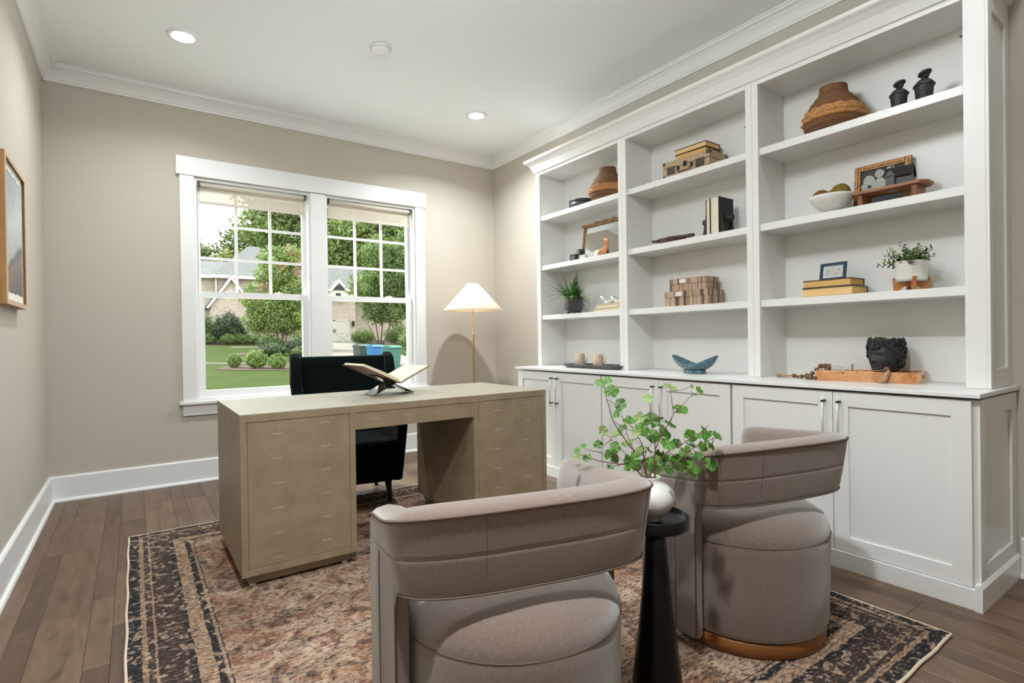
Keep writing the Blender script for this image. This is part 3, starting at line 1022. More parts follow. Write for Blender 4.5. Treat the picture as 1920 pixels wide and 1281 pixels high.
LEAVES = [(-0.14, 0.073, 0.419, 0.0147), (-0.123, 0.058, 0.426, 0.0132), (-0.148, 0.018, 0.399, 0.02), (-0.146, -0.014, 0.362, 0.0169), (-0.02, 0.119, 0.314, 0.0188), (-0.154, 0.049, 0.278, 0.0145), (0.038, 0.121, 0.281, 0.0224), (-0.066, 0.052, 0.279, 0.0135), (-0.022, 0.119, 0.244, 0.0188), (-0.022, 0.024, 0.308, 0.0165), (0.034, 0.027, 0.294, 0.0245), (-0.057, -0.039, 0.374, 0.0158), (0.083, -0.007, 0.395, 0.0214), (0.152, 0.007, 0.319, 0.0236), (0.063, -0.024, 0.287, 0.0196), (0.164, -0.036, 0.371, 0.0155), (0.166, -0.056, 0.386, 0.0138), (0.033, -0.126, 0.409, 0.0071), (0.078, 0.028, 0.27, 0.0187), (0.06, -0.004, 0.252, 0.0198), (-0.046, -0.007, 0.279, 0.0205), (-0.106, -0.038, 0.281, 0.0141), (0.078, 0.057, 0.235, 0.0236), (0.048, -0.027, 0.227, 0.0225), (0.113, -0.007, 0.216, 0.0155), (0.013, 0.107, 0.211, 0.0189), (-0.048, 0.105, 0.207, 0.0185), (-0.138, 0.047, 0.206, 0.0146), (-0.038, 0.121, 0.172, 0.0188), (-0.162, 0.156, 0.205, 0.0107), (-0.209, 0.108, 0.198, 0.0117), (-0.189, 0.096, 0.231, 0.0088), (-0.172, 0.1, 0.193, 0.0133), (-0.159, 0.065, 0.236, 0.0131), (-0.136, 0.042, 0.165, 0.0131), (-0.063, 0.018, 0.185, 0.0236), (-0.002, 0.038, 0.2, 0.0167), (-0.037, 0.062, 0.153, 0.0137), (0.039, 0.095, 0.135, 0.0158), (0.051, 0.026, 0.151, 0.0308), (0.077, 0.075, 0.189, 0.0191), (0.097, 0.041, 0.171, 0.022), (0.141, 0.046, 0.154, 0.0144), (0.111, -0.018, 0.155, 0.0277), (0.053, -0.114, 0.172, 0.023), (0.177, -0.015, 0.113, 0.0157), (0.248, -0.036, 0.138, 0.0223), (0.199, -0.018, 0.167, 0.0206), (0.107, -0.043, 0.198, 0.0182), (0.152, -0.035, 0.21, 0.0155), (0.086, -0.124, 0.229, 0.0159), (0.224, -0.054, 0.2, 0.0141), (0.123, -0.053, 0.246, 0.0197), (0.089, -0.106, 0.257, 0.0131), (0.063, -0.148, 0.271, 0.0142), (0.244, -0.062, 0.233, 0.0173), (0.237, -0.021, 0.253, 0.0144), (0.079, -0.152, 0.27, 0.0099), (0.153, -0.013, 0.218, 0.0109), (0.037, -0.037, 0.151, 0.0134), (-0.007, -0.076, 0.151, 0.0115), (0.107, -0.116, 0.245, 0.0117), (0.012, 0.077, 0.231, 0.014), (0.133, 0.021, 0.172, 0.0126)]
STEMS = [[(-0.011, 0.008, 0.129), (-0.022, 0.017, 0.173), (-0.045, 0.033, 0.212), (-0.078, 0.057, 0.268), (-0.107, 0.052, 0.301), (-0.122, 0.064, 0.368), (-0.13, 0.069, 0.408)], [(-0.011, 0.008, 0.129), (-0.017, 0.013, 0.179), (-0.021, 0.016, 0.226), (-0.04, 0.03, 0.273), (-0.054, 0.04, 0.288)], [(-0.003, 0.003, 0.129), (0.009, -0.005, 0.179), (0.012, -0.007, 0.211), (0.03, -0.019, 0.255), (0.054, -0.036, 0.307), (0.059, -0.04, 0.321), (0.052, -0.034, 0.389)], [(0.059, -0.04, 0.321), (0.079, -0.053, 0.343), (0.103, -0.07, 0.373)], [(0.009, -0.005, 0.129), (0.035, -0.024, 0.155), (0.062, -0.042, 0.166), (0.108, -0.074, 0.215), (0.139, -0.096, 0.232), (0.158, -0.109, 0.242)], [(0.009, -0.005, 0.129), (0.011, -0.007, 0.167), (0.046, -0.031, 0.205), (0.084, -0.058, 0.23), (0.123, -0.085, 0.259), (0.147, -0.102, 0.283)], [(-0.023, 0.017, 0.13), (-0.037, 0.027, 0.15), (-0.06, 0.044, 0.168), (-0.08, 0.057, 0.167), (-0.137, 0.073, 0.18), (-0.165, 0.093, 0.191), (-0.193, 0.113, 0.203)], [(-0.022, 0.017, 0.168), (-0.062, 0.045, 0.198), (-0.112, 0.056, 0.247), (-0.126, 0.066, 0.264)], [(-0.046, 0.033, 0.162), (-0.075, 0.054, 0.183), (-0.089, 0.064, 0.198)], [(-0.06, 0.044, 0.168), (-0.113, 0.056, 0.166), (-0.123, 0.063, 0.174)], [(-0.022, 0.017, 0.171), (-0.041, 0.03, 0.209), (-0.059, 0.043, 0.259), (-0.068, 0.05, 0.309), (-0.075, 0.055, 0.338)], [(-0.017, 0.013, 0.179), (-0.012, 0.01, 0.203), (0.003, -0.0, 0.229), (0.001, 0.001, 0.279)], [(0.012, -0.007, 0.205), (0.004, -0.001, 0.284), (0.002, 0.001, 0.328), (-0.002, 0.004, 0.355)], [(-0.136, 0.073, 0.206), (-0.175, 0.1, 0.218)], [(-0.112, 0.056, 0.247), (-0.141, 0.076, 0.22)]]
pl = thing('leafy_branches', 'arching branches of scalloped green leaves standing in the white vase', 'plant', (1.784, -3.831, VZ + .003))
rp = random.Random(4)
for st in STEMS:
    n = len(st)
    pts = []
    for i in range(n - 1):
        p0, p1 = Vector(st[i]), Vector(st[i + 1])
        for q in range(3):
            pts.append(p0.lerp(p1, q / 3) + Vector((rp.uniform(-.0012, .0012), rp.uniform(-.0012, .0012), 0)) * (1 if q else 0))
    pts.append(Vector(st[-1]))
    if st[0][2] < .14:
        pts = [Vector((st[0][0] * .6, st[0][1] * .6, .035))] + pts
    r0 = .0021 if st[0][2] < .14 else .0013
    obj('stem', G().tube(pts, [r0 * (1 - .6 * i / len(pts)) for i in range(len(pts))], 6), STEM, pl)
def leaf_mesh(seed):
    q = random.Random(seed)
    vs, fs = [(0, 0, 0)], []
    SEG, RG = 42, 4
    lob = q.choice([5, 6, 7])
    cup = q.uniform(-.25, .35)
    for r_ in range(1, RG + 1):
        f_ = r_ / RG
        for k in range(SEG):
            an = 2 * PI * k / SEG
            notch = 1 - .62 * math.exp(-((an - PI) / .20) ** 2)
            sc = (.90 + .14 * abs(math.cos(lob * an / 2)) + .045 * abs(math.sin(13 * an))) * notch
            r = f_ * (sc if r_ == RG else (1 + (sc - 1) * f_ * f_))
            vs.append((r * math.cos(an), r * math.sin(an) * 1.08, cup * f_ * f_ * .55 + .07 * f_ * math.sin(lob * an) + .04 * math.sin(3 * an + seed)))
    for k in range(SEG):
        fs.append((0, 1 + k, 1 + (k + 1) % SEG))
    for r_ in range(RG - 1):
        for k in range(SEG):
            l = (k + 1) % SEG
            fs.append((1 + r_ * SEG + k, 1 + (r_ + 1) * SEG + k, 1 + (r_ + 1) * SEG + l, 1 + r_ * SEG + l))
    me = bpy.data.meshes.new('leaf')
    me.from_pydata(vs, [], fs)
    me.polygons.foreach_set('use_smooth', [True] * len(fs))
    return me
LEAF_P = leafmat('pale_leaf_underside', (.25, .34, .13), .25, 25, .1, .35, .5)
LM = []
for s_ in range(8):
    me = leaf_mesh(s_); me.materials.append(LEAF if s_ < 6 else LEAF_P); LM.append(me)
PALE = {8, 9, 11, 12, 17, 18, 21, 25, 30, 36, 5}
ends = [Vector(p) for st in STEMS for p in st]
for i, (x_, y_, z_, r_) in enumerate(LEAVES):
    o = bpy.data.objects.new('leaf', LM[6 + i % 2] if i in PALE else LM[i % 6])
    COL.objects.link(o); o.parent = pl
    o.location = (x_, y_, z_)
    out = Vector((x_, y_, .02))
    out = out.normalized() if out.length > .01 else Vector((0, 0, 1))
    # face up, leaning to the room and outward
    nv = (Vector((0, 0, 1)) * rp.uniform(.25, 1.0) + Vector((-.57, -.82, 0)) * rp.uniform(.2, 1.0) + out * rp.uniform(0, .5) + Vector((rp.uniform(-.5, .5), rp.uniform(-.5, .5), rp.uniform(-.2, .2)))).normalized()
    qt = nv.to_track_quat('Z', 'Y') @ Euler((0, 0, rp.uniform(0, 2 * PI))).to_quaternion()
    o.rotation_mode = 'QUATERNION'; o.rotation_quaternion = qt
    o.scale = (r_, r_, r_)
    c = Vector((x_, y_, z_))
    e = min(ends, key=lambda v: (v - c).length)
    if (e - c).length > .008:
        st = (e + c) / 2 + Vector((0, 0, -.004))
        obj('petiole', G().tube([e, st, c], .0008, 5), STEM, pl)

# ------------------------------------------------------------------ wing desk chair
t = thing('wing_chair', 'dark green velvet wing chair tucked behind the desk', 'chair', (1.735, -1.135, .0), -.17)
g = G()
# back: slightly raked shield with rounded top
bw = .315
sec = []
def sl(y, z, hw, thk): return [(-hw, y, z), (hw, y, z), (hw, y + thk, z), (-hw, y + thk, z)]
st_ = [(.10, .40, .27, .13), (.13, .60, .30, .12), (.17, .80, .325, .11), (.195, .94, .335, .10), (.205, .975, .330, .085), (.215, .988, .315, .06)]
vs, fs = [], []
for q in st_: vs += sl(*q)
for k in range(len(st_) - 1):
    for i in range(4):
        j = (i + 1) % 4
        fs.append((k * 4 + i, k * 4 + j, k * 4 + 4 + j, k * 4 + 4 + i))
fs += [(0, 3, 2, 1), tuple(len(vs) - 4 + i for i in range(4))]
obj('backrest', G().add(vs, fs), VELVET, t, bevel=.02)
for sg in (-1, 1):
    # wing: profile in y-z, rounded, sweeping down into the arm
    poly = [(.24, .14), (.26, .50), (.285, .80), (.295, .95), (.285, .998), (.255, 1.014), (.215, 1.010), (.165, .985), (.135, .93), (.105, .84), (.075, .74), (.03, .68), (-.10, .635), (-.26, .615), (-.335, .600), (-.355, .56), (-.345, .40), (-.315, .15)]
    pts0 = [Vector(p) for p in poly]
    g = G()
    vs, fs = [], []
    for (xx, ins) in ((.300, .012), (.312, 0), (.352, 0), (.366, .014)):
        c = Vector((.0, .55))
        for p in pts0:
            d_ = (p - c); k = 1 - ins / max(.05, d_.length)
            q = c + d_ * k
            flare = .0 if q.y > .8 else -.058 * (.8 - q.y) / .65
            vs.append((sg * (xx + flare), q.x, q.y))
    m = len(pts0)
    for k in range(3):
        for i in range(m):
            j = (i + 1) % m
            fs.append((k * m + i, k * m + j, (k + 1) * m + j, (k + 1) * m + i))
    fs += [tuple(range(m)), tuple(3 * m + i for i in range(m))[::-1]]
    obj('wing', g.add(vs, fs), VELVET, t, bevel=.004)
obj('seat_base', G().add([(-.245, -.315, .15), (.245, -.315, .15), (.245, .2, .15), (-.245, .2, .15), (-.262, -.345, .315), (.262, -.345, .315), (.262, .2, .315), (-.262, .2, .315)], [(0, 3, 2, 1), (4, 5, 6, 7), (0, 1, 5, 4), (1, 2, 6, 5), (2, 3, 7, 6), (3, 0, 4, 7)]), VELVET, t, bevel=.008)
obj('seat_cushion', G().box(-.270, .270, -.365, .12, .322, .437), VELVET, t, bevel=.022)
for sg in (-1, 1):
    for yy in (-.275, .17):
        g = G().lathe([(.0135, .012 if yy < 0 else .0), (.0145, .02), (.024, .155)], (0, 0, 0), 14)
        g.v = [(v[0] + sg * .215 + sg * (.155 - v[2]) * .08, v[1] + yy + (.155 - v[2]) * (-.1 if yy < 0 else .18), v[2]) for v in g.v]
        obj('leg', g, VLEG, t)

# ------------------------------------------------------------------ floor lamp in the corner
LX, LY = 3.22, -.40
t = thing('floor_lamp', 'slim brass floor lamp with lit white cone shade in the corner', 'lamp', (LX, LY, 0))
obj('base', G().lathe([(.130, 0), (.130, .012), (.126, .018), (.02, .022), (.012, .03)], (0, 0, 0), 40), BRASS, t)
obj('pole', G().lathe([(.0095, .02), (.0095, 1.135), (.0115, 1.138), (.0115, 1.152), (.0062, 1.156), (.0062, 1.60)], (0, 0, 0), 16), BRASS, t)
obj('shade', G().lathe([(.288, 1.378), (.2895, 1.384), (.052, 1.642), (.050, 1.642), (.286, 1.384), (.285, 1.379)], (0, 0, 0), 64), SHADE, t)
obj('shade_rim', G().tube([(.288 * math.cos(2 * PI * k / 48), .288 * math.sin(2 * PI * k / 48), 1.380) for k in range(48)], .0022, 5, closed=True), M('shade_rim_linen', (.8, .72, .6), .8), t)
obj('socket', G().lathe([(.012, 1.42), (.017, 1.43), (.017, 1.475), (.012, 1.48)], (0, 0, 0), 16), BRASS, t)
obj('bulb', G().ball((0, 0, 1.515), .030, 16, 10), emit('lamp_bulb', (1, .88, .72), 58), t)

# ------------------------------------------------------------------ framed landscape on the picture wall
ART, nt, b = _nt('cloudy_landscape_print')
tcn = N(nt, 'ShaderNodeTexCoord')
s3 = N(nt, 'ShaderNodeSeparateXYZ'); L(nt, tcn.outputs['Object'], s3.inputs[0])
nz = noise(nt, coords(nt, (1, 5, 5)), 1.6, 6, .65, .8)
zz = math_n(nt, 'ADD', s3.outputs[2], math_n(nt, 'MULTIPLY_ADD', nz, .22, -.11))
zz = math_n(nt, 'ADD', zz, math_n(nt, 'MULTIPLY', s3.outputs[1], -.30))
col = ramp(nt, zz, [(.0, (.10, .095, .09)), (.12, (.15, .12, .11)), (.19, (.24, .17, .14)), (.235, (.12, .12, .12)), (.27, (.40, .42, .42)), (.42, (.50, .53, .54)), (.55, (.37, .40, .42)), (.75, (.28, .29, .30))])
L(nt, col, b.inputs['Base Color']); b.inputs['Roughness'].default_value = .6
t = thing('framed_picture', 'framed cloudy landscape in a light oak box frame on the wall', 'picture', (0, -1.42, 1.28))
OAK = wood('oak_frame', (.30, .145, .05), (.46, .24, .09), .5, (3, 3, 1), 6)
OAKF = wood('oak_frame_face', (.50, .34, .21), (.62, .45, .30), .5, (3, 3, 1), 6)
y0, y1, z0, z1, xf = -.275, .275, .008, .692, .042
g = G()
for (p, q, r_, s_) in ((y0, y0 + .006, z0, z1), (y1 - .006, y1, z0, z1), (y0 + .006, y1 - .006, z0, z0 + .006), (y0 + .006, y1 - .006, z1 - .006, z1)):
    g.box(.003, xf - .003, p, q, r_, s_)
obj('frame_side', g, OAK, t)
g = G()
fw = .022
for (p, q, r_, s_) in ((y0, y0 + fw, z0, z1), (y1 - fw, y1, z0, z1), (y0 + fw, y1 - fw, z0, z0 + fw), (y0 + fw, y1 - fw, z1 - fw, z1)):
    g.box(xf - .003, xf, p, q, r_, s_)
obj('frame_face', g, OAKF, t)
obj('mat_board', G().box(.024, .028, y0 + .006, y1 - .006, z0 + .006, z1 - .006), M('mat_board', (.80, .77, .70), .8), t)
rr = random.Random(9)
pts = []
ya, yb_, za, zb_ = y0 + .055, y1 - .045, z0 + .065, z1 - .055
for k in range(30): pts.append((ya + (yb_ - ya) * k / 30, za + rr.uniform(-.008, .008)))
for k in range(30): pts.append((yb_ + rr.uniform(-.004, .004), za + (zb_ - za) * k / 30))
for k in range(30): pts.append((yb_ - (yb_ - ya) * k / 30, zb_ + rr.uniform(-.008, .008)))
for k in range(30): pts.append((ya + rr.uniform(-.004, .004), zb_ - (zb_ - za) * k / 30))
obj('print', G().prism(pts, 'x', .0285, .0295), ART, t)

# ------------------------------------------------------------------ things on the shelves
S1, S2, S3 = SH
def at_shelf(name, label, cat, x, y, z, rz=0, group=None):
    return thing(name, label, cat, (x, y, z), rz, group)

def basket(label, x, y, z, R, Hh, light_lo, light_hi):
    """squat woven gourd basket; the plaited light band between two heights (fractions)"""
    t = at_shelf('wicker_vase', label, 'vase', x, y, z)
    key = [(0, .70), (.07, .86), (.16, .96), (.26, 1.0), (.38, .98), (.50, .90), (.62, .78), (.74, .63), (.80, .54), (.835, .49), (.90, .46), (.97, .45), (1.0, .44)]
    def rad(f):
        for (a, r0), (b_, r1) in zip(key, key[1:]):
            if a <= f <= b_:
                k = (f - a) / (b_ - a); k = k * k * (3 - 2 * k)
                return r0 + (r1 - r0) * k
        return key[-1][1]
    def piece(f0, f1, rows, amp, per, skew, name, mat, outm=0):
        prof = []
        sub = 4
        for i in range(rows * sub + 1):
            f = f0 + (f1 - f0) * i / (rows * sub)
            prof.append((R * rad(f) + outm, f * Hh))
        def fn(r, z_, an, k):
            row = k // sub; ph = (k % sub) / sub
            return r + amp * (math.sin(PI * ph) * .9 + .55 * math.sin(per * an + PI * row + skew * ph))
        obj(name, G().lathe(prof, (0, 0, 0), 120, fn), mat, t)
    piece(.0, light_lo, max(2, int(light_lo * 26)), .0022, 30, 0, 'woven_base', WICK)
    piece(light_lo, light_hi, 3, .0095, 13, 2.6, 'plaited_band', WICKL, .001)
    piece(light_hi, .835, int((.835 - light_hi) * 34), .0020, 34, 0, 'woven_shoulder', WICK)
    g = G()
    # upright wrapped collar
    prof = [(R * rad(f), f * Hh) for f in (.835, .87, .91, .95, .985, 1.0)] + [(R * .45, Hh), (R * .42, Hh * .985), (R * .40, Hh * .86), (R * .60, Hh * .72), (0, Hh * .70)]
    obj('collar', g.lathe(prof, (0, 0, 0), 120, lambda r, z_, an, k: r + (.0018 * math.sin(40 * an) if k < 6 else 0)), WICK, t)
    return t
basket('brown woven gourd basket on the top shelf above the mirror', 3.585, -1.885, S1, .143, .265, .24, .44)
basket('brown woven gourd basket beside two black figurines', 3.585, -3.566, S1, .144, .252, .24, .50)
t = at_shelf('round_box', 'low dark round box on the top shelf beside the woven basket', 'box', 3.58, -1.59, S1)
DKB = M('dark_drum', (.030, .029, .026), .5, var=.5, vscale=26, stretch=(1, 1, .2))
obj('drum', G().lathe([(.105, 0), (.108, .004), (.108, .050), (.102, .052)], (0, 0, 0), 40), DKB, t)
obj('lid', G().lathe([(.109, .050), (.109, .068), (.104, .072), (0, .072)], (0, 0, 0), 40), DKB, t)

# mirror with carved gilt frame, leaning on the back panel
t = at_shelf('ornate_mirror', 'mirror in a carved antique gold frame leaning behind the figurine', 'mirror', 3.655, -1.74, S2)
MIR = M('mirror_glass', (.86, .88, .87), .03, 1)
mw, mh, lean = .235, .315, .14
def LN(y, z, d_=0): return (z * lean + d_ * -1, y, z)
obj('glass', G().add([LN(-mw + .02, .02), LN(mw - .02, .02), LN(mw - .02, mh - .02), LN(-mw + .02, mh - .02), LN(-mw + .02, .02, -.004), LN(mw - .02, .02, -.004), LN(mw - .02, mh - .02, -.004), LN(-mw + .02, mh - .02, -.004)], [(0, 1, 2, 3), (7, 6, 5, 4), (0, 4, 5, 1), (1, 5, 6, 2), (2, 6, 7, 3), (3, 7, 4, 0)]), MIR, t)
for (p, q) in (((-mw, .012), (-mw, mh - .012)), ((mw, .012), (mw, mh - .012)), ((-mw + .012, mh), (mw - .012, mh)), ((-mw + .012, .012), (mw - .012, .012))):
    g = G()
    pts = [LN(p[0] + (q[0] - p[0]) * k / 12, p[1] + (q[1] - p[1]) * k / 12, .006) for k in range(13)]
    g.tube(pts, [.0115] * 13, 8)
    pts = [LN(p[0] + (q[0] - p[0]) * k / 12 * 1.0, p[1] + (q[1] - p[1]) * k / 12, .014) for k in range(13)]
    g.tube(pts, [.005] * 13, 6)
    obj('frame_rail', g, GOLD, t)
rr = random.Random(2)
for (yy, zz) in ((-mw, mh), (mw, mh), (-.10, mh + .004), (.10, mh + .004), (0, mh + .006)):
    g = G()
    for k in range(7):
        g.ball(LN(yy + rr.uniform(-.028, .028), zz + rr.uniform(-.010, .008), .012), rr.uniform(.007, .012), 10, 6, (1, 1.3, .8))
    o = obj('carving', g, GOLD, t); o['kind'] = 'stuff'

# dark cube ornaments
CUB = M('charcoal_stone', (.045, .045, .046), .4, var=.5, vscale=22)
def cube_orn(label, x, y, n, w_, rz):
    t = at_shelf('stone_cube_ornament', label, 'ornament', x, y, S2, rz)
    for k in range(n):
        obj('block', G().box(-w_ / 2, w_ / 2, -w_ / 2, w_ / 2, k * w_ * .92, k * w_ * .92 + w_ * .9), CUB, t, bevel=.003)
        obj('inset', G().box(-w_ / 2 - .0012, -w_ / 2 + .001, -w_ * .3, w_ * .3, k * w_ * .92 + w_ * .15, k * w_ * .92 + w_ * .7), M('grey_inset', (.12, .12, .12), .3), t)
cube_orn('short charcoal cube ornament on the shelf below the woven basket', 3.500, -1.580, 1, .060, .15)
cube_orn('taller stacked charcoal block ornament before the gold mirror', 3.522, -1.630, 2, .050, -.2)
t = at_shelf('clear_block', 'small pale translucent block beside the charcoal ornaments', 'ornament', 3.500, -1.690, S2)
obj('block', G().box(-.02, .02, -.034, .034, 0, .036), M('frosted_pale_glass', (.50, .50, .44), .2, coat=.3), t, bevel=.003)
t = at_shelf('white_card', 'small white card standing behind the copper figurine', 'card', 3.560, -1.800, S2, .25)
obj('sheet', G().prism([(-.045, 0), (.045, 0), (.045, .060), (-.03, .075)], 'x', -.002, .002), M('card_white', (.78, .76, .72), .7), t)

# copper figurine: resting fawn-like shape with pointed tips
COP = M('copper_glaze', (.47, .185, .075), .35, .25, var=.3, vscale=30)
t = at_shelf('copper_figurine', 'copper coloured figurine with pointed tips in front of the gold mirror', 'figurine', 3.53, -1.895, S2)
def skin(name, vs, es, mat, parent, lv=2):
    me = bpy.data.meshes.new(name)
    me.from_pydata([v[:3] for v in vs], es, [])
    me.materials.append(mat)
    o = bpy.data.objects.new(name, me); COL.objects.link(o); o.parent = parent
    md = o.modifiers.new('skin', 'SKIN'); md.use_smooth_shade = True
    for i, v in enumerate(vs):
        me.skin_vertices[0].data[i].radius = (v[3], v[3])
    me.skin_vertices[0].data[0].use_root = True
    md = o.modifiers.new('smooth', 'SUBSURF'); md.levels = lv; md.render_levels = lv
    return o
skin('body', [(0, 0, .032, .026), (0, .036, .030, .026), (0, .066, .024, .016), (0, .078, .040, .006), (0, -.022, .040, .028), (0, -.026, .075, .019), (0, -.026, .112, .015), (0, -.012, .128, .011), (0, .002, .140, .005), (0, -.032, .145, .005), (0, -.028, .160, .003), (0, -.048, .132, .004), (0, -.056, .148, .002), (-.020, -.020, .014, .012), (-.026, .026, .012, .011)],
     [(0, 1), (1, 2), (2, 3), (0, 4), (4, 5), (5, 6), (6, 7), (7, 8), (6, 9), (9, 10), (6, 11), (11, 12), (4, 13), (1, 14)], COP, t)

# potted fern
POTG = M('charcoal_glaze', (.055, .058, .062), .35, var=.25, vscale=20, coat=.2)
t = at_shelf('potted_fern', 'green fern in a faceted charcoal pot on short feet', 'plant', 3.55, -1.505, S3)
def facet(r, z, an, k):
    return r * (1 + .018 * abs(math.sin(6 * an)) - .009)
obj('pot', G().lathe([(.052, .014), (.068, .026), (.077, .050), (.079, .075), (.074, .125), (.069, .148), (.063, .148), (.063, .130), (0, .130)], (0, 0, 0), 48, facet), POTG, t)
for k in range(4):
    an = PI / 4 + k * PI / 2
    obj('foot', G().lathe([(.013, 0), (.016, .004), (.016, .022)], (.044 * math.cos(an), .044 * math.sin(an), 0), 12), POTG, t)
FERN = [leafmat('fern_green', (.055, .15, .032), .35, 20, .3, .3), leafmat('fern_light', (.16, .30, .07), .3, 20, .2, .35)]
rr = random.Random(21)
for k in range(58):
    an = rr.uniform(0, 2 * PI)
    el = rr.uniform(.35, 1.35)
    ln = rr.uniform(.16, .27) * (1.0 if el > .7 else 1.05)
    drp = rr.uniform(.05, .16) * (1.5 - el)
    if math.cos(an) > 0: ln *= .62      # kept clear of the back panel
    vs, fs = [], []
    m = 17
    dirv = Vector((math.cos(an) * math.cos(el), math.sin(an) * math.cos(el), math.sin(el)))
    side = Vector((-math.sin(an), math.cos(an), 0))
    prev = None
    for i in range(m):
        s_ = i / (m - 1)
        p = Vector((math.cos(an) * .03, math.sin(an) * .03, .130)) + dirv * ln * s_ + Vector((0, 0, -drp * s_ * s_))
        if prev is not None:
            wd = .042 * math.sin(PI * min(1, (s_ * .9 + .12))) ** .8 * (1.05 - s_ * .75)
            tn = (p - prev)
            up = tn.cross(side).normalized()
            for sg in (-1, 1):
                b0 = prev; b1 = prev + tn * .75
                tip = prev + tn * 1.0 + side * sg * wd + up * -.004
                o_ = len(vs)
                vs += [b0, b1, tip + tn * .25, tip]
                fs.append((o_, o_ + 1, o_ + 2, o_ + 3) if sg > 0 else (o_ + 3, o_ + 2, o_ + 1, o_))
        prev = p
    raw('frond', [tuple(v) for v in vs], fs, FERN[1 if el < .62 and rr.random() < .7 else 0], t)

def book(name, label, x, y, z, d_, w_, h, cov, page, rz=0, cat='book', spine_x=True, group=None, ct_=.0035):
    """lying book: depth d_ (x), width w_ (y), height h; spine at +x when spine_x"""
    t = at_shelf(name, label, cat, x, y, z, rz, group)
    g = G()
    g.box(-d_ / 2, d_ / 2, -w_ / 2, w_ / 2, 0, ct_); g.box(-d_ / 2, d_ / 2, -w_ / 2, w_ / 2, h - ct_, h)
    g.box(d_ / 2 - ct_, d_ / 2, -w_ / 2, w_ / 2, ct_, h - ct_) if spine_x else g.box(-d_ / 2, d_ / 2, w_ / 2 - ct_, w_ / 2, ct_, h - ct_)
    obj('cover', g, cov, t)
    obj('page_block', G().box(-d_ / 2 + .004, d_ / 2 - ct_, -w_ / 2 + .004, w_ / 2 - .004 if spine_x else w_ / 2 - ct_, ct_, h - ct_), page, t)
    return t
book('lying_book', 'peach covered book at the bottom of the pair under the white knot', 3.545, -1.975, S3, .17, .27, .028, COVT, PAGE, .05)
book('lying_book', 'cream covered book lying directly under the white knot', 3.550, -1.972, S3 + .0285, .16, .25, .029, COVW, PAGE, -.03)
t = at_shelf('knot_ornament', 'white ceramic chain link knot resting on two books', 'ornament', 3.555, -1.955, S3 + .0578)
for k, (yy, rx, rz_) in enumerate(((.085, 1.05, .3), (.03, -.5, 1.2), (-.03, .95, -.2), (-.085, -.4, 1.0))):
    g = G().tube([(.034 * math.cos(2 * PI * q / 24), .040 * math.sin(2 * PI * q / 24), 0) for q in range(24)], .0125, 10, closed=True)
    g.move(Matrix.Translation((0, yy, .0)) @ Euler((rx * .6, rx * .25, rz_)).to_matrix().to_4x4())
    lo = min(v[2] for v in g.v); g.move(Matrix.Translation((0, 0, -lo)))
    obj('link', g, CERW, t)

# tray and two mugs on the counter
STONE = M('charcoal_wood_tray', (.085, .080, .078), .5, var=.55, vscale=14, stretch=(1, 6, 1), bmp=.15, bscale=60)
t = at_shelf('long_tray', 'dark grey weathered tray holding two beige mugs', 'tray', 3.475, -1.842, ZC)
g = G()
o8 = [(-.065, -.325), (.065, -.325), (.105, -.265), (.105, .265), (.065, .325), (-.065, .325), (-.105, .265), (-.105, -.265)]
def ringp(s_, z): return [(p[0] * s_, p[1] * (1 - (1 - s_) * .5), z) for p in o8]
vs = ringp(.80, 0) + ringp(1.0, .030) + ringp(.93, .030) + ringp(.76, .012)
fs = [tuple(range(8))[::-1], tuple(24 + i for i in range(8))]
for k in range(3):
    for i in range(8):
        j = (i + 1) % 8
        fs.append((k * 8 + i, k * 8 + j, k * 8 + 8 + j, k * 8 + 8 + i))
obj('tray_body', g.add(vs, fs), STONE, t)
MUGM = M('beige_stoneware', (.56, .44, .34), .5, var=.08, vscale=12)
def mug(label, x, y, rz):
    t = at_shelf('mug', label, 'mug', x, y, ZC + .0125, rz, 'pair of beige mugs')
    obj('cup', G().lathe([(.036, 0), (.040, .003), (.041, .01), (.041, .100), (.0395, .103), (.037, .100), (.0365, .010), (0, .008)], (0, 0, 0), 36), MUGM, t)
    obj('handle', G().tube([(0, -.040 - .030 * math.sin(PI * k / 12), .088 - .062 * k / 12 + .004 * math.sin(2 * PI * k / 12)) for k in range(13)], .0055, 8), MUGM, t)
mug('beige stoneware mug on the dark tray, closer to the window', 3.485, -1.645, .15)
mug('beige stoneware mug on the dark tray, closer to the bookcase divider', 3.455, -1.885, .15)

# suitcase with two books
BURL = M('burlap', (.42, .30, .185), .9, var=.35, vscale=130, bmp=.5, bscale=500)
PATCH = M('dark_brown_leather_patch', (.055, .035, .028), .5)
t = at_shelf('suitcase_box', 'burlap suitcase box with brown leather corners and clasp', 'suitcase', 3.592, -2.685, S1, .04)
sw, sd, sh = .178, .105, .112
obj('lower_shell', G().box(-sd, sd, -sw, sw, .0, .066), BURL, t, bevel=.004)
obj('lid', G().box(-sd, sd, -sw, sw, .0675, sh), BURL, t, bevel=.004)
for sy in (-1, 1):
    for (za, zb_) in ((.0, .024), (sh - .026, sh)):
        for sx_ in (-1, 1):
            g = G()
            xa, xb_ = sorted((sx_ * (sd + .0015), sx_ * (sd - .026))); ya, yb_ = sorted((sy * (sw + .0015), sy * (sw - .026)))
            g.box(xa, xb_, ya, yb_, za - (0 if za == 0 else 0), zb_ + (.0015 if za > 0 else 0))
            obj('corner', g, PATCH, t, bevel=.006)
    ya, yb_ = sorted((sy * .078, sy * .142))
    obj('patch', G().box(-sd - .0016, -sd + .001, ya, yb_, .020, .074), PATCH, t)
obj('clasp', G().box(-sd - .006, -sd, -.013, .013, .052, .084).box(-sd - .008, -sd - .005, -.006, .006, .058, .078), DARKM, t, bevel=.001)
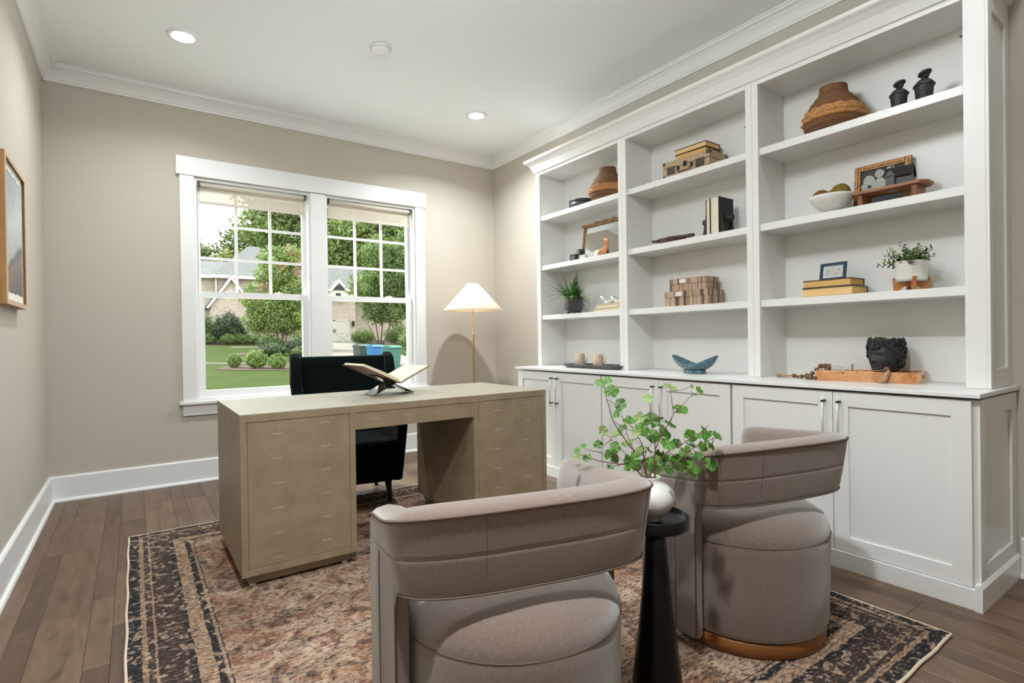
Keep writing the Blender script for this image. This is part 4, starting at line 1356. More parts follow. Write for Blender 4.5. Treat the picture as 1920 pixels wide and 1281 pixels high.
for sy in (-1, 1):
    obj('handle_mount', G().box(-sd - .008, -sd, sy * .052 - .010, sy * .052 + .010, .040, .062), DARKM, t, bevel=.002)
obj('handle', G().tube([(-sd - .010, .052, .050), (-sd - .020, .050, .030), (-sd - .024, .034, .016), (-sd - .024, -.034, .016), (-sd - .020, -.050, .030), (-sd - .010, -.052, .050)], .0045, 8), PATCH, t)
zt_ = S1 + sh + .0017
book('lying_book', 'yellowed book lying directly on the suitcase box', 3.600, -2.700, zt_, .155, .235, .038, COVD, PAGEY, .05)
book('lying_book', 'yellowed dark edged book on top of the suitcase pile', 3.602, -2.700, zt_ + .0385, .160, .240, .036, COVD, PAGEO, .02)

# carved bowl, books between bookends
DWOOD = wood('dark_carved_wood', (.040, .016, .009), (.095, .040, .022), .38, (4, 1, 4), 5)
t = at_shelf('carved_bowl', 'dark carved wooden bowl with a handle at each end', 'bowl', 3.55, -2.53, S2)
vs, fs = [], []
A_, B_ = .118, .066
prof = [(0, .0), (.50, .0), (.72, .010), (.92, .030), (1.0, .044), (.95, .0445), (.84, .032), (.60, .016), (0, .012)]
SEG = 40
for (r, z) in prof:
    for k in range(SEG):
        an = 2 * PI * k / SEG
        vs.append((r * B_ * math.cos(an), r * A_ * math.sin(an), z))
for k in range(len(prof) - 1):
    for i in range(SEG):
        j = (i + 1) % SEG
        fs.append((k * SEG + i, k * SEG + j, (k + 1) * SEG + j, (k + 1) * SEG + i))
obj('bowl_body', G().add(vs, fs, True), DWOOD, t)
for sg in (-1, 1):
    vs, fs = [], []
    secs = [(.100, .040, .030, .043), (.130, .030, .030, .044), (.155, .028, .030, .046), (.172, .014, .034, .047)]
    for (yy, hw, za, zb_) in secs:
        vs += [(-hw, sg * yy, za), (hw, sg * yy, za), (hw, sg * yy, zb_), (-hw, sg * yy, zb_)]
    for k in range(3):
        for i in range(4):
            j = (i + 1) % 4
            fs.append((k * 4 + i, k * 4 + j, k * 4 + 4 + j, k * 4 + 4 + i))
    fs += [(0, 1, 2, 3), (12, 13, 14, 15)]
    obj('handle', G().add(vs, fs), DWOOD, t, bevel=.003)

def upright(label, x, y, th_, d_, h, cov, page):
    """standing book, fore edge to the room"""
    t = at_shelf('standing_book', label, 'book', x, y, S2)
    g = G()
    c = .003
    g.box(-d_ / 2, d_ / 2, -th_ / 2, -th_ / 2 + c, 0, h); g.box(-d_ / 2, d_ / 2, th_ / 2 - c, th_ / 2, 0, h); g.box(d_ / 2 - c, d_ / 2, -th_ / 2 + c, th_ / 2 - c, 0, h)
    obj('cover', g, cov, t)
    obj('page_block', G().box(-d_ / 2 + .004, d_ / 2 - c, -th_ / 2 + c, th_ / 2 - c, .004, h - .004), page, t)
upright('slim standing book with cream edges beside the black bookend', 3.560, -2.857, .030, .150, .225, COVB, PAGE)
upright('thick standing book with pale page edges and a black cover', 3.560, -2.906, .062, .155, .232, COVB, PAGE)
def bookend(label, y, sg):
    t = at_shelf('bookend', label, 'bookend', 3.556, y, S2)
    obj('wedge', G().prism([(0, 0), (sg * .030, 0), (sg * .004, .135), (0, .135)], 'x', -.062, -.050).prism([(0, 0), (sg * .030, 0), (sg * .004, .135), (0, .135)], 'x', .038, .050), BLKMATTE, t)
    obj('back_plate', G().prism([(-.062, 0), (.05, 0), (.012, .14), (-.024, .14)], 'y', *sorted((sg * .0005, sg * .005))), BLKMATTE, t)
    obj('bar', G().lathe([(.017, 0), (.019, .003), (.019, .05), (.017, .053)], (0, 0, 0), 20).move(Matrix.Translation((-.012, sg * .003, .098)) @ Matrix.Rotation(-PI / 2 * sg, 4, 'X')), BLKMATTE, t)
bookend('black wedge bookend with a round bar, beside the slim book', -2.8405, 1)
bookend('black wedge bookend with a round bar, against the black book cover', -2.9385, -1)

# striped boxes
STRIPE, nt, b = _nt('striped_reed_paper')
v = coords(nt, (70, 70, .4))
f1 = noise(nt, v, 1.0, 3, .7)
col = ramp(nt, f1, [(.30, (.06, .035, .025)), (.40, (.13, .075, .05)), (.46, (.36, .235, .155)), (.60, (.50, .355, .25)), (.72, (.20, .12, .085))])
f2 = noise(nt, coords(nt, (26, 26, .2)), 1.0, 1)
col = mix_c(nt, ramp(nt, f2, [(.58, 0.0), (.62, .9)]), col, (.045, .026, .020))
L(nt, col, b.inputs['Base Color']); b.inputs['Roughness'].default_value = .6
TAGM = M('cream_label_holder', (.74, .70, .62), .5)
def sbox(label, x, y, z, d_, w_, h, lidh, ty):
    t = at_shelf('striped_box', label, 'box', x, y, z, .05)
    obj('box_body', G().box(-d_ / 2 + .003, d_ / 2 - .003, -w_ / 2 + .003, w_ / 2 - .003, 0, h - .004), STRIPE, t)
    obj('lid', G().box(-d_ / 2, d_ / 2, -w_ / 2, w_ / 2, h - lidh, h), STRIPE, t, bevel=.001)
    obj('label_holder', G().box(-d_ / 2 - .003, -d_ / 2, ty - .024, ty + .024, h - lidh + .004, h - .006), TAGM, t, bevel=.001)
sbox('larger brown striped keepsake box at the bottom of the pair', 3.592, -2.665, S3, .18, .335, .104, .040, .055)
sbox('smaller brown striped keepsake box on top of the larger one', 3.598, -2.662, S3 + .1045, .150, .285, .084, .036, .035)

# blue saddle bowl
BLUE, nt, b = _nt('speckled_blue_glaze')
v = coords(nt)
f1 = noise(nt, v, 60, 5, .7)
L(nt, ramp(nt, f1, [(.35, (.030, .075, .105)), (.55, (.075, .155, .195)), (.72, (.20, .29, .31))]), b.inputs['Base Color'])
b.inputs['Roughness'].default_value = .22
b.inputs['Coat Weight'].default_value = .4
t = at_shelf('saddle_bowl', 'speckled blue ceramic bowl with two upswept ends', 'bowl', 3.47, -2.755, ZC)
vs, fs = [], []
SEG, RG = 56, 12
def surf(r, an, off):
    x_, y_ = r * .078 * math.cos(an), r * .166 * math.sin(an)
    hr = .056 + .064 * abs(math.sin(an)) ** 1.6
    if off == 0:
        return (x_, y_, .034 + (hr - .034) * r ** 2.2)
    k = 1 + .035 * math.sin(PI * r)
    return (x_ * k * 1.02, y_ * k * 1.01, .021 + (hr - .024) * r ** 3.4)
for lay, off in ((0, 0), (1, .08)):
    for i in range(RG + 1):
        for k in range(SEG):
            vs.append(surf(i / RG, 2 * PI * k / SEG, off))
st_ = (RG + 1) * SEG
for lay in (0, 1):
    for i in range(RG):
        for k in range(SEG):
            l = (k + 1) % SEG
            q = (lay * st_ + i * SEG + k, lay * st_ + (i + 1) * SEG + k, lay * st_ + (i + 1) * SEG + l, lay * st_ + i * SEG + l)
            fs.append(q if lay == 0 else q[::-1])
for k in range(SEG):
    l = (k + 1) % SEG
    fs.append((RG * SEG + k, st_ + RG * SEG + k, st_ + RG * SEG + l, RG * SEG + l))
obj('bowl_body', G().add(vs, fs, True), BLUE, t)
vs2 = G()
for (r, z) in ((1, 0),): pass
g = G()
prof = [(.96, 0), (1.0, .004), (.98, .024), (.86, .026)]
g.lathe(prof, (0, 0, 0), 48)
g.v = [(v_[0] * .046, v_[1] * .080, v_[2]) for v_ in g.v]
obj('foot_ring', g, BLUE, t)

# ------------------------------------------------------------------ last bay
def lady(label, x, y, h, lean):
    t = at_shelf('black_figurine', label, 'figurine', x, y, S1, 0)
    k_ = h / .150
    def pleat(r, z, an, k):
        return r * (1 + .035 * math.sin(11 * an) * (1 if z < .035 * k_ else .35))
    obj('robe', G().lathe([(.024 * k_, 0), (.029 * k_, .004), (.031 * k_, .018 * k_), (.029 * k_, .026 * k_), (.031 * k_, .034 * k_), (.033 * k_, .055 * k_), (.0355 * k_, .078 * k_), (.034 * k_, .090 * k_), (.022 * k_, .104 * k_), (.012 * k_, .112 * k_), (.0105 * k_, .122 * k_)], (0, 0, 0), 48, pleat), BLKMATTE, t)
    g = G().lathe([(.0352 * k_, .080 * k_), (.0385 * k_, .082 * k_), (.0375 * k_, .092 * k_), (.027 * k_, .103 * k_), (.013 * k_, .112 * k_)], (0, 0, 0), 48, lambda r, z, an, k: r * (1 + .09 * math.sin(5 * an)))
    obj('shawl', g, BLKMATTE, t)
    g = G().ball((0, .0, .004), .0265 * k_, 24, 12, (1, 1.0, .46)).ball((0, 0, -.006 * k_), .0145 * k_, 16, 10, (1, 1, 1.1))
    g.move(Matrix.Translation((0, -lean * .004, .134 * k_)) @ Matrix.Rotation(lean * -.30, 4, 'X'))
    obj('bonnet', g, BLKMATTE, t)
lady('shorter black bonneted figurine, closer to the woven basket', 3.55, -3.880, .150, 1)
lady('taller black bonneted figurine, closer to the bookcase end', 3.55, -3.982, .160, 1)

# white footed bowl with moss balls
CREAM = M('chalk_white_ceramic', (.70, .675, .63), .6, var=.06, vscale=16)
t = at_shelf('footed_bowl', 'chalky white footed bowl holding moss balls', 'bowl', 3.56, -3.566, S2)
wav = lambda r, z, an, k: r * (1 + .018 * math.sin(3 * an + 1) * (z / .1))
obj('bowl_body', G().lathe([(.030, .022), (.055, .030), (.085, .052), (.104, .084), (.108, .098), (.104, .100), (.095, .085), (.076, .058), (.045, .040), (0, .036)], (0, 0, 0), 48, wav), CREAM, t)
obj('foot', G().lathe([(.052, 0), (.053, .006), (.036, .014), (.031, .024)], (0, 0, 0), 40), CREAM, t)
MOSS = [M('olive_moss', (.20, .125, .018), .95, var=.55, vscale=90, bmp=.9, bscale=160, bdist=.006), M('rust_moss', (.185, .085, .018), .95, var=.55, vscale=90, bmp=.9, bscale=160, bdist=.006)]
rr = random.Random(8)
for i, (dx_, dy_, dz_, r_, mt, lab) in enumerate(((-.010, -.046, .108, .046, 0, 'olive moss ball, the higher one in the white bowl'), (-.012, .050, .098, .044, 1, 'rusty moss ball at the window side of the white bowl'), (.045, .012, .104, .042, 1, 'rusty moss ball behind the other two in the white bowl'))):
    ph = [rr.uniform(0, 6) for _ in range(6)]
    fn = lambda v_: 1 + .02 * math.sin(9 * v_.x + ph[0]) * math.sin(8 * v_.y + ph[1]) + .015 * math.sin(17 * v_.z + ph[2] + 9 * v_.y)
    o = obj('moss_ball', G().ball((0, 0, 0), r_, 40, 24, fn=fn), MOSS[mt])
    o.location = (3.56 + dx_, -3.566 + dy_, S2 + dz_)
    tag(o, lab, 'moss ball', 'moss balls in the white bowl')

# framed roses, riser shelf, little house
t = at_shelf('framed_roses', 'gold framed painting of white roses on black behind the riser', 'picture', 3.672, -3.755, S2)
fw_, fh_ = .130, .255
ln_ = .12
def LF(y, z, d_=0): return (z * ln_ - d_, y, z)
def lbox(y0, y1, z0, z1, d0, d1):
    return G().add([LF(y0, z0, d0), LF(y1, z0, d0), LF(y1, z1, d0), LF(y0, z1, d0), LF(y0, z0, d1), LF(y1, z0, d1), LF(y1, z1, d1), LF(y0, z1, d1)], [(0, 1, 2, 3), (7, 6, 5, 4), (0, 4, 5, 1), (1, 5, 6, 2), (2, 6, 7, 3), (3, 7, 4, 0)])
q = .030
for (a, b_, c, d_) in ((-fw_, -fw_ + q, 0, fh_), (fw_ - q, fw_, 0, fh_), (-fw_ + q, fw_ - q, 0, q), (-fw_ + q, fw_ - q, fh_ - q, fh_)):
    obj('frame_rail', lbox(a, b_, c, d_, 0, .016), GOLD, t, bevel=.003)
    e = .010
    a2, b2, c2, d2_ = (a + e, b_ - e, c + e, d_ - e)
    if b2 > a2 and d2_ > c2:
        obj('frame_bead', lbox(a2, b2, c2, d2_, .016, .021), GOLD, t, bevel=.002)
obj('canvas', lbox(-fw_ + q - .002, fw_ - q + .002, q - .002, fh_ - q + .002, .002, .008), M('black_canvas', (.022, .025, .028), .6), t)
ROSE, nt, b = _nt('painted_white_rose')
v = coords(nt)
wv = N(nt, 'ShaderNodeTexWave', wave_type='RINGS', rings_direction='SPHERICAL'); wv.inputs['Scale'].default_value = 55; wv.inputs['Distortion'].default_value = 16; wv.inputs['Detail'].default_value = 2
L(nt, v, wv.inputs['Vector'])
L(nt, ramp(nt, wv.outputs[0], [(.2, (.20, .24, .19)), (.6, (.50, .53, .44))]), b.inputs['Base Color'])
for (yy, zz, r_) in ((.062, .172, .026), (.014, .198, .022), (.006, .138, .036), (.074, .110, .023), (.044, .112, .020), (.036, .150, .018), (-.034, .205, .020), (-.060, .15, .022), (.082, .142, .016)):
    g = G()
    vs = [LF(yy, zz, .0092)] + [LF(yy + r_ * (1 + .07 * math.sin(5 * k)) * math.cos(2 * PI * k / 18), zz + r_ * (1 + .07 * math.sin(5 * k)) * math.sin(2 * PI * k / 18), .0086) for k in range(18)] + [LF(yy + r_ * math.cos(2 * PI * k / 18), zz + r_ * math.sin(2 * PI * k / 18), .0078) for k in range(18)]
    fs = [(0, 1 + k, 1 + (k + 1) % 18) for k in range(18)] + [(1 + k, 19 + k, 19 + (k + 1) % 18, 1 + (k + 1) % 18) for k in range(18)]
    c = LF(yy, zz, .009)
    o = obj('painted_rose', G().add([(p[0] - c[0], p[1] - c[1], p[2] - c[2]) for p in vs], fs), ROSE, t)
    o.location = c
REDW = wood('reddish_wood', (.17, .060, .022), (.33, .135, .055), .45, (4, 1, 4), 5)
t = at_shelf('riser_shelf', 'small reddish wooden riser on two legs, carrying a black house', 'riser', 3.545, -3.842, S2)
oc = [(-.045, -.140), (.045, -.140), (.075, -.165), (.075, -.0), (.075, .165), (.045, .165), (-.045, .165), (-.075, .140), (-.075, -.140)]
oc = [(-.070, -.140), (-.030, -.166), (.030, -.166), (.070, -.140), (.070, .140), (.030, .166), (-.030, .166), (-.070, .140)]
obj('top_board', G().prism(oc, 'z', .060, .076), REDW, t, bevel=.003)
for sy in (-1, 1):
    obj('leg', G().prism([(-.050, 0), (.050, 0), (.058, .0597), (-.058, .0597)], 'y', sy * .115 - .011, sy * .115 + .011), REDW, t, bevel=.002)
obj('paper_sticker', G().box(-.012, .020, -.028, .010, .0588, .0598), M('grey_sticker', (.34, .33, .33), .7), t)
HOUSE = M('black_house_glaze', (.022, .018, .018), .4, var=.4, vscale=40)
t = at_shelf('toy_house', 'little black ceramic house standing on the wooden riser', 'ornament', 3.545, -3.882, S2 + .0765, .12)
obj('walls', G().box(-.032, .032, -.052, .052, 0, .050).prism([(-.032, .05), (.032, .05), (0, .088)], 'y', -.052, .052), HOUSE, t)
for sg in (-1, 1):
    obj('roof_slope', G().prism([(0, .096), (0, .090), (sg * .042, .040), (sg * .044, .045)], 'y', -.058, .058), HOUSE, t)
obj('dormer', G().box(-.046, -.02, .012, .046, 0, .048).prism([(.008, .046), (.050, .046), (.029, .076)], 'x', -.050, -.004), HOUSE, t)
obj('chimney', G().box(.004, .018, .022, .038, .07, .112), HOUSE, t)

# two yellowed books with a blue picture frame
book('lying_book', 'thick tan edged book at the bottom beneath the blue frame', 3.572, -3.566, S3, .170, .255, .048, COVD, PAGEO, -.02)
book('lying_book', 'yellowed book lying directly beneath the blue frame', 3.572, -3.560, S3 + .0485, .165, .240, .040, COVD, PAGEY, .02)
t = at_shelf('photo_frame', 'small navy blue picture frame standing on two books', 'picture frame', 3.572, -3.560, S3 + .0887, -.10)
NAVY = M('navy_lacquer', (.012, .028, .060), .4)
fw_, fh_ = .068, .094
ln_ = .16
q = .014
g = G()
for (a, b_, c, d_) in ((-fw_, -fw_ + q, 0, fh_), (fw_ - q, fw_, 0, fh_), (-fw_ + q, fw_ - q, 0, q), (-fw_ + q, fw_ - q, fh_ - q, fh_)):
    g2 = lbox(a, b_, c, d_, 0, .012); g.add(g2.v, g2.f)
obj('frame', g, NAVY, t)
obj('mat_board', lbox(-fw_ + q, fw_ - q, q, fh_ - q, .002, .005), M('pale_blue_mat', (.60, .66, .68), .7), t)
SK, nt, b = _nt('faint_pencil_sketch')
f1 = noise(nt, coords(nt), 90, 5, .7, 1.5)
L(nt, ramp(nt, f1, [(.40, (.30, .26, .24)), (.5, (.60, .58, .54)), (.60, (.50, .43, .36))]), b.inputs['Base Color'])
obj('sketch', lbox(-fw_ + q + .012, fw_ - q - .012, q + .012, fh_ - q - .010, .005, .0058), SK, t)
obj('easel_leg', G().prism([(.012, .07), (.016, .07), (.050, .0), (.045, .0)], 'y', -.018, .018), BLACK, t)

# plant in a ribbed white pot on a wooden stand
t = at_shelf('plant_stand', 'crossed wooden plant stand under the ribbed white pot', 'stand', 3.565, -3.918, S3)
STW = wood('amber_wood', (.30, .105, .025), (.47, .19, .055), .45, (3, 3, 1), 6)
for k in range(4):
    an = .5 + k * PI / 2
    g = G()
    poly = [(.006, .030), (.030, .024), (.052, .004), (.056, .0), (.070, .0), (.074, .066), (.066, .066), (.066, .046), (.006, .046)]
    g.prism(poly, 'y', -.008, .008)
    g.move(Matrix.Rotation(an, 4, 'Z'))
    obj('leg', g, STW, t)
t = at_shelf('potted_eucalyptus', 'leafy green plant in a ribbed white ceramic pot on wooden stand', 'plant', 3.565, -3.918, S3 + .0465)
POTW = M('ribbed_white_glaze', (.70, .675, .63), .28, coat=.4, var=.05, vscale=10)
pr_ = [(.050, 0), (.060, .003), (.0635, .010)]
for k in range(9):
    z_ = .012 + k * .0075
    pr_ += [(.0645, z_), (.0655, z_ + .003), (.0652, z_ + .0062), (.0636, z_ + .007)]
pr_ += [(.0655, .082), (.0658, .096), (.064, .099), (.061, .097), (.061, .080), (0, .080)]
obj('pot', G().lathe(pr_, (0, 0, 0), 56), POTW, t)
EUC = [leafmat('deep_green_sprig', (.030, .065, .018), .4, 40, .25, .2), leafmat('variegated_sprig', (.26, .33, .12), .45, 60, .2, .3), leafmat('mid_green_sprig', (.085, .15, .04), .4, 40, .25, .25)]
rr = random.Random(31)
for k in range(46):
    an = rr.uniform(0, 2 * PI); el = rr.uniform(.15, 1.5)
    ln = rr.uniform(.07, .125) * (1.05 - .1 * abs(el - .9))
    if math.cos(an) > .2: ln *= .8
    base = Vector((math.cos(an) * rr.uniform(.0, .045), math.sin(an) * rr.uniform(.0, .045), .082))
    dv = Vector((math.cos(an) * math.cos(el), math.sin(an) * math.cos(el), math.sin(el)))
    vs, fs = [], []
    side = dv.cross(Vector((0, 0, 1))).normalized() if abs(dv.z) < .98 else Vector((1, 0, 0))
    up = side.cross(dv).normalized()
    n = 8
    for i in range(2, n + 1):
        p = base + dv * ln * i / n + Vector((0, 0, -.012 * (i / n) ** 2))
        r_ = .0115 * (1.1 - .55 * i / n)
        s2 = side if i % 2 else up
        for sg in (-1, 1):
            c = p + s2 * sg * r_ * 1.0 + dv * r_ * .4
            ax1 = (s2 * sg + dv * .5).normalized(); ax2 = (up if i % 2 else side) * .35 + dv.cross(s2) * .8
            o_ = len(vs)
            for q_ in range(7):
                a_ = 2 * PI * q_ / 7
                vs.append(tuple(c + ax1 * math.cos(a_) * r_ + ax2 * math.sin(a_) * r_ * .85))
            fs.append(tuple(o_ + q_ for q_ in range(7)))
    raw('sprig', vs, fs, EUC[rr.choice([0, 0, 1, 2, 2, 1] if el > .3 else [1, 2, 1])], t)

# burl tray with marble box, bead garland and head planter
BURLW, nt, b = _nt('burl_veneer')
v = coords(nt)
f1 = noise(nt, v, 9, 5, .65, 1.5)
col = ramp(nt, f1, [(.28, (.34, .115, .035)), (.48, (.56, .25, .095)), (.70, (.66, .37, .17))])
f2 = noise(nt, v, 55, 3, .6)
col = mix_c(nt, ramp(nt, f2, [(.60, 0.0), (.68, .85)]), col, (.15, .035, .015))
L(nt, col, b.inputs['Base Color']); b.inputs['Roughness'].default_value = .3
b.inputs['Coat Weight'].default_value = .4
tb_ = (3.585, -3.728)
tr_rz = .165
t = at_shelf('burl_tray', 'glossy burl wood tray with slot handles on the counter', 'tray', tb_[0], tb_[1], ZC, tr_rz)
tl_, td_, th_ = .220, .110, .053
BURLE = M('pale_burl_end', (.62, .40, .22), .35, var=.25, vscale=20, coat=.3)
obj('tray_floor', G().box(-td_ + .008, td_ - .008, -tl_ + .012, tl_ - .012, .001, .009), BURLW, t)
for sx_ in (-1, 1):
    obj('long_side', G().box(*sorted((sx_ * td_, sx_ * (td_ - .008))), -tl_, tl_, 0, th_), BURLW, t, bevel=.001)
for sy in (-1, 1):
    y0, y1 = sorted((sy * tl_, sy * (tl_ - .012)))
    g = G()
    a = td_ - .008
    g.box(-a, -.040, y0, y1, 0, th_ - .0002); g.box(.040, a, y0, y1, 0, th_ - .0002); g.box(-.040, .040, y0, y1, 0, .018); g.box(-.040, .040, y0, y1, .037, th_ - .0002)
    obj('end_board', g, BURLE, t)
rz_ = Matrix.Rotation(tr_rz, 4, 'Z')
def on_tray(lx, ly, lz=.0092):
    p = rz_ @ Vector((lx, ly, 0))
    return (tb_[0] + p.x, tb_[1] + p.y, ZC + lz)
t = thing('marble_box', 'small white marble box in the burl tray', 'box', on_tray(.0, .125), tr_rz + .1)
MARB, nt, b = _nt('white_marble')
f1 = noise(nt, coords(nt), 16, 6, .6, 2)
L(nt, ramp(nt, f1, [(.40, (.66, .65, .60)), (.5, (.52, .50, .45)), (.56, (.70, .69, .65))]), b.inputs['Base Color']); b.inputs['Roughness'].default_value = .25
obj('box_body', G().box(-.036, .036, -.046, .046, 0, .040), MARB, t, bevel=.002)
obj('lid', G().box(-.0365, .0365, -.0465, .0465, .0408, .076), MARB, t, bevel=.003)

# beads and tassels
BEAD = wood('walnut_bead', (.085, .032, .018), (.19, .085, .05), .5, (1, 1, 3), 14)
TASS = M('jute_tassel', (.50, .31, .16), .9, var=.3, vscale=120, stretch=(1, 1, .2))
t = at_shelf('bead_garland', 'wooden bead garland with jute tassels draped over the tray corner', 'garland', 3.50, -3.47, ZC)
def W2(x, y, z): return (x - 3.50, y + 3.47, z)
bl = [W2(3.520, -3.372, .0125), W2(3.513, -3.395, .009), W2(3.500, -3.424, .0125), W2(3.502, -3.452, .016), W2(3.525, -3.470, .030), W2(3.548, -3.482, .050), W2(3.562, -3.497, .068), W2(3.560, -3.522, .070), W2(3.552, -3.546, .072), W2(3.530, -3.552, .060), W2(3.500, -3.556, .052), W2(3.478, -3.552, .034), W2(3.462, -3.545, .017), W2(3.445, -3.525, .0125), W2(3.448, -3.500, .0135), W2(3.460, -3.478, .0125), W2(3.478, -3.466, .013)]
rs = [.0122, .0088, .0122, .0150, .0125, .0125, .0145, .0145, .0125, .0125, .0135, .0125, .0125, .0122, .0130, .0122, .0125]
for p, r_ in zip(bl, rs):
    obj('bead', G().ball(p, r_, 18, 12, (1, 1, .95)), BEAD, t)
obj('cord', G().tube(bl, .0016, 6), TASS, t)
def tassel(p0, dv, ln_, sp_, flat):
    g = G()
    rr = random.Random(int(ln_ * 1e4))
    dv = Vector(dv).normalized(); sd_ = dv.cross(Vector((0, 0, 1))).normalized()
    up_ = sd_.cross(dv)
    for k in range(46):
        a_, b_ = rr.uniform(-1, 1), rr.uniform(-.5, .5) * flat
        e = ln_ * rr.uniform(.86, 1.05)
        pts = [Vector(p0) + dv * e * s_ + sd_ * a_ * sp_ * (.25 + .75 * s_) * (1 if s_ else .5) + up_ * b_ * sp_ * (.3 + .7 * s_) for s_ in (0, .35, .7, 1)]
        for p in pts: p.z = max(p.z, .0015)
        g.tube(pts, .0012, 4)
    o = obj('tassel', g, TASS, t)
    o['kind'] = 'stuff'
tassel(W2(3.524, -3.360, .012), (.10, 1, -.03), .085, .020, .8)
# second tassel hangs over the front of the tray
p_ = on_tray(-.124, -.108)
sb = (p_[0] - 3.50, p_[1] + 3.47)
bd = (on_tray(-.108, -.092)[0] - 3.50, on_tray(-.108, -.092)[1] + 3.47)
obj('bead', G().ball((bd[0], bd[1], th_ + .0135), .0135, 18, 12), BEAD, t)
obj('cord', G().tube([bl[9], (bl[9][0] + .02, bl[9][1] - .03, .056), (bd[0] + .01, bd[1] + .08, .0555), (bd[0], bd[1], th_ + .010)], .0016, 6), TASS, t)
tassel((sb[0] + .004, sb[1] + .004, th_ + .008), (-.30, .30, -.62), .074, .024, 1.0)

# black classical head planter: carved face, curls, open crown
t = thing('head_planter', 'black classical head planter with curly hair in the burl tray', 'planter', on_tray(.0, -.070), math.radians(160))
t.scale = (1.17, 1.17, 1.17)
def gs(a, b_, s_): return math.exp(-((a - b_) / s_) ** 2)
vs, fs = [], []
ZN, SEG = 46, 72
zs = [.176 * i / (ZN - 1) for i in range(ZN)]
for z_ in zs:
    # head outline: neck, jaw, cheek, brow, crown (rx forward-back, ry sideways)
    if z_ < .040:
        k = z_ / .040
        fx, bx_, ry = .034 + .004 * (1 - k), .040 + .004 * (1 - k), .036 + .006 * (1 - k)
        jaw = max(0, (k - .45) / .55)
        fx += .022 * jaw ** .7
        ry += .004 * jaw
    else:
        k = (z_ - .040) / .136
        fx = .056 + .012 * math.sin(PI * min(1, k * .9)) - .004 * k
        bx_ = .040 + .026 * math.sin(PI * min(1, .12 + k * .62))
        ry = .040 + .022 * math.sin(PI * min(1, .08 + k * .72))
    if z_ < .040: bx = bx_
    else: bx = bx_
    for s_ in range(SEG):
        an = 2 * PI * s_ / SEG - PI
        c_, n_ = math.cos(an), math.sin(an)
        x_ = (fx if c_ > 0 else bx) * c_
        y_ = ry * n_
        f_ = 0.0
        if c_ > 0:
            w1 = gs(y_, 0, .0075); w2 = gs(y_, 0, .0125); w3 = gs(abs(y_), .020, .0105)
            nose = w1 * (max(0, min(1, (.118 - z_) / .036)) if z_ > .080 else gs(z_, .082, .006)) * .017
            nose += gs(abs(y_), .0075, .005) * gs(z_, .083, .005) * .006
            brow = gs(z_, .119, .007) * gs(abs(y_), .018, .018) * .006
            socket = -w3 * gs(z_, .107, .0085) * .0085
            eye = w3 * gs(z_, .106, .004) * .0042
            lipu = gs(z_, .0665, .0032) * gs(y_, 0, .012) * .0060
            lipl = gs(z_, .0595, .0032) * gs(y_, 0, .0105) * .0060
            mouth = -gs(z_, .063, .0013) * gs(y_, 0, .013) * .004
            chin = gs(z_, .046, .0085) * gs(y_, 0, .014) * .008
            under = -gs(z_, .053, .004) * gs(y_, 0, .012) * .003
            cheek = gs(z_, .080, .014) * gs(abs(y_), .032, .012) * .004
            f_ = nose + brow + socket + eye + lipu + lipl + mouth + chin + under + cheek
        vs.append((x_ + f_, y_, z_))
for i in range(ZN - 1):
    for s_ in range(SEG):
        l = (s_ + 1) % SEG
        fs.append((i * SEG + s_, i * SEG + l, (i + 1) * SEG + l, (i + 1) * SEG + s_))
fs.append(tuple(range(SEG))[::-1])
# inner rim of the planter
o_ = len(vs)
for (sc, dz) in ((.86, 0), (.80, -.03), (0.01, -.032)):
    for s_ in range(SEG):
        b0 = vs[(ZN - 1) * SEG + s_]
        vs.append((b0[0] * sc, b0[1] * sc, b0[2] + dz))
pv = (ZN - 1) * SEG
for kk in range(3):
    q0 = pv if kk == 0 else o_ + (kk - 1) * SEG
    for s_ in range(SEG):
        l = (s_ + 1) % SEG
        fs.append((q0 + s_, q0 + l, o_ + kk * SEG + l, o_ + kk * SEG + s_))
obj('face', G().add(vs, fs, True), BLKMATTE, t)
g = G()
rr = random.Random(17)
for k in range(150):
    an = rr.uniform(-PI, PI)
    front = abs(an) < 1.05
    lo = .138 if front else (.094 if abs(an) < 1.5 else .062)
    z_ = rr.uniform(lo, .176)
    i = min(ZN - 1, int(z_ / .176 * (ZN - 1)))
    s_ = int((an + PI) / (2 * PI) * SEG) % SEG
    b0 = vs[i * SEG + s_]
    r_ = rr.uniform(.006, .0115)
    # each curl: a small coiled lump
    ax = Vector((b0[0], b0[1], 0)).normalized(); sd_ = Vector((-ax.y, ax.x, 0))
    pts = []
    tw = rr.uniform(0, 6); dr = rr.choice((-1, 1))
    for q_ in range(9):
        a_ = tw + dr * q_ * .85; rad = r_ * (1 - q_ / 12)
        pts.append(Vector(b0) + ax * (.003 + q_ * .0009) + sd_ * math.cos(a_) * rad + Vector((0, 0, math.sin(a_) * rad)))
    g.tube(pts, [.0042 * (1 - q_ / 22) for q_ in range(9)], 6)
o = obj('hair', g, BLKMATTE, t); o['kind'] = 'stuff'
for sg in (-1, 1):
    e = []
    for q_ in range(13):
        a_ = -.6 + q_ / 12 * 4.6
        e.append((-.004 + .010 * math.cos(a_) * .8 - .004, sg * (.0615 + .004 * math.sin(a_)), .094 + .0155 * math.sin(a_)))
    obj('ear', G().tube(e, .0036, 7).ball((-.006, sg * .058, .092), .0085, 12, 8, (.8, .5, 1.2)), BLKMATTE, t)

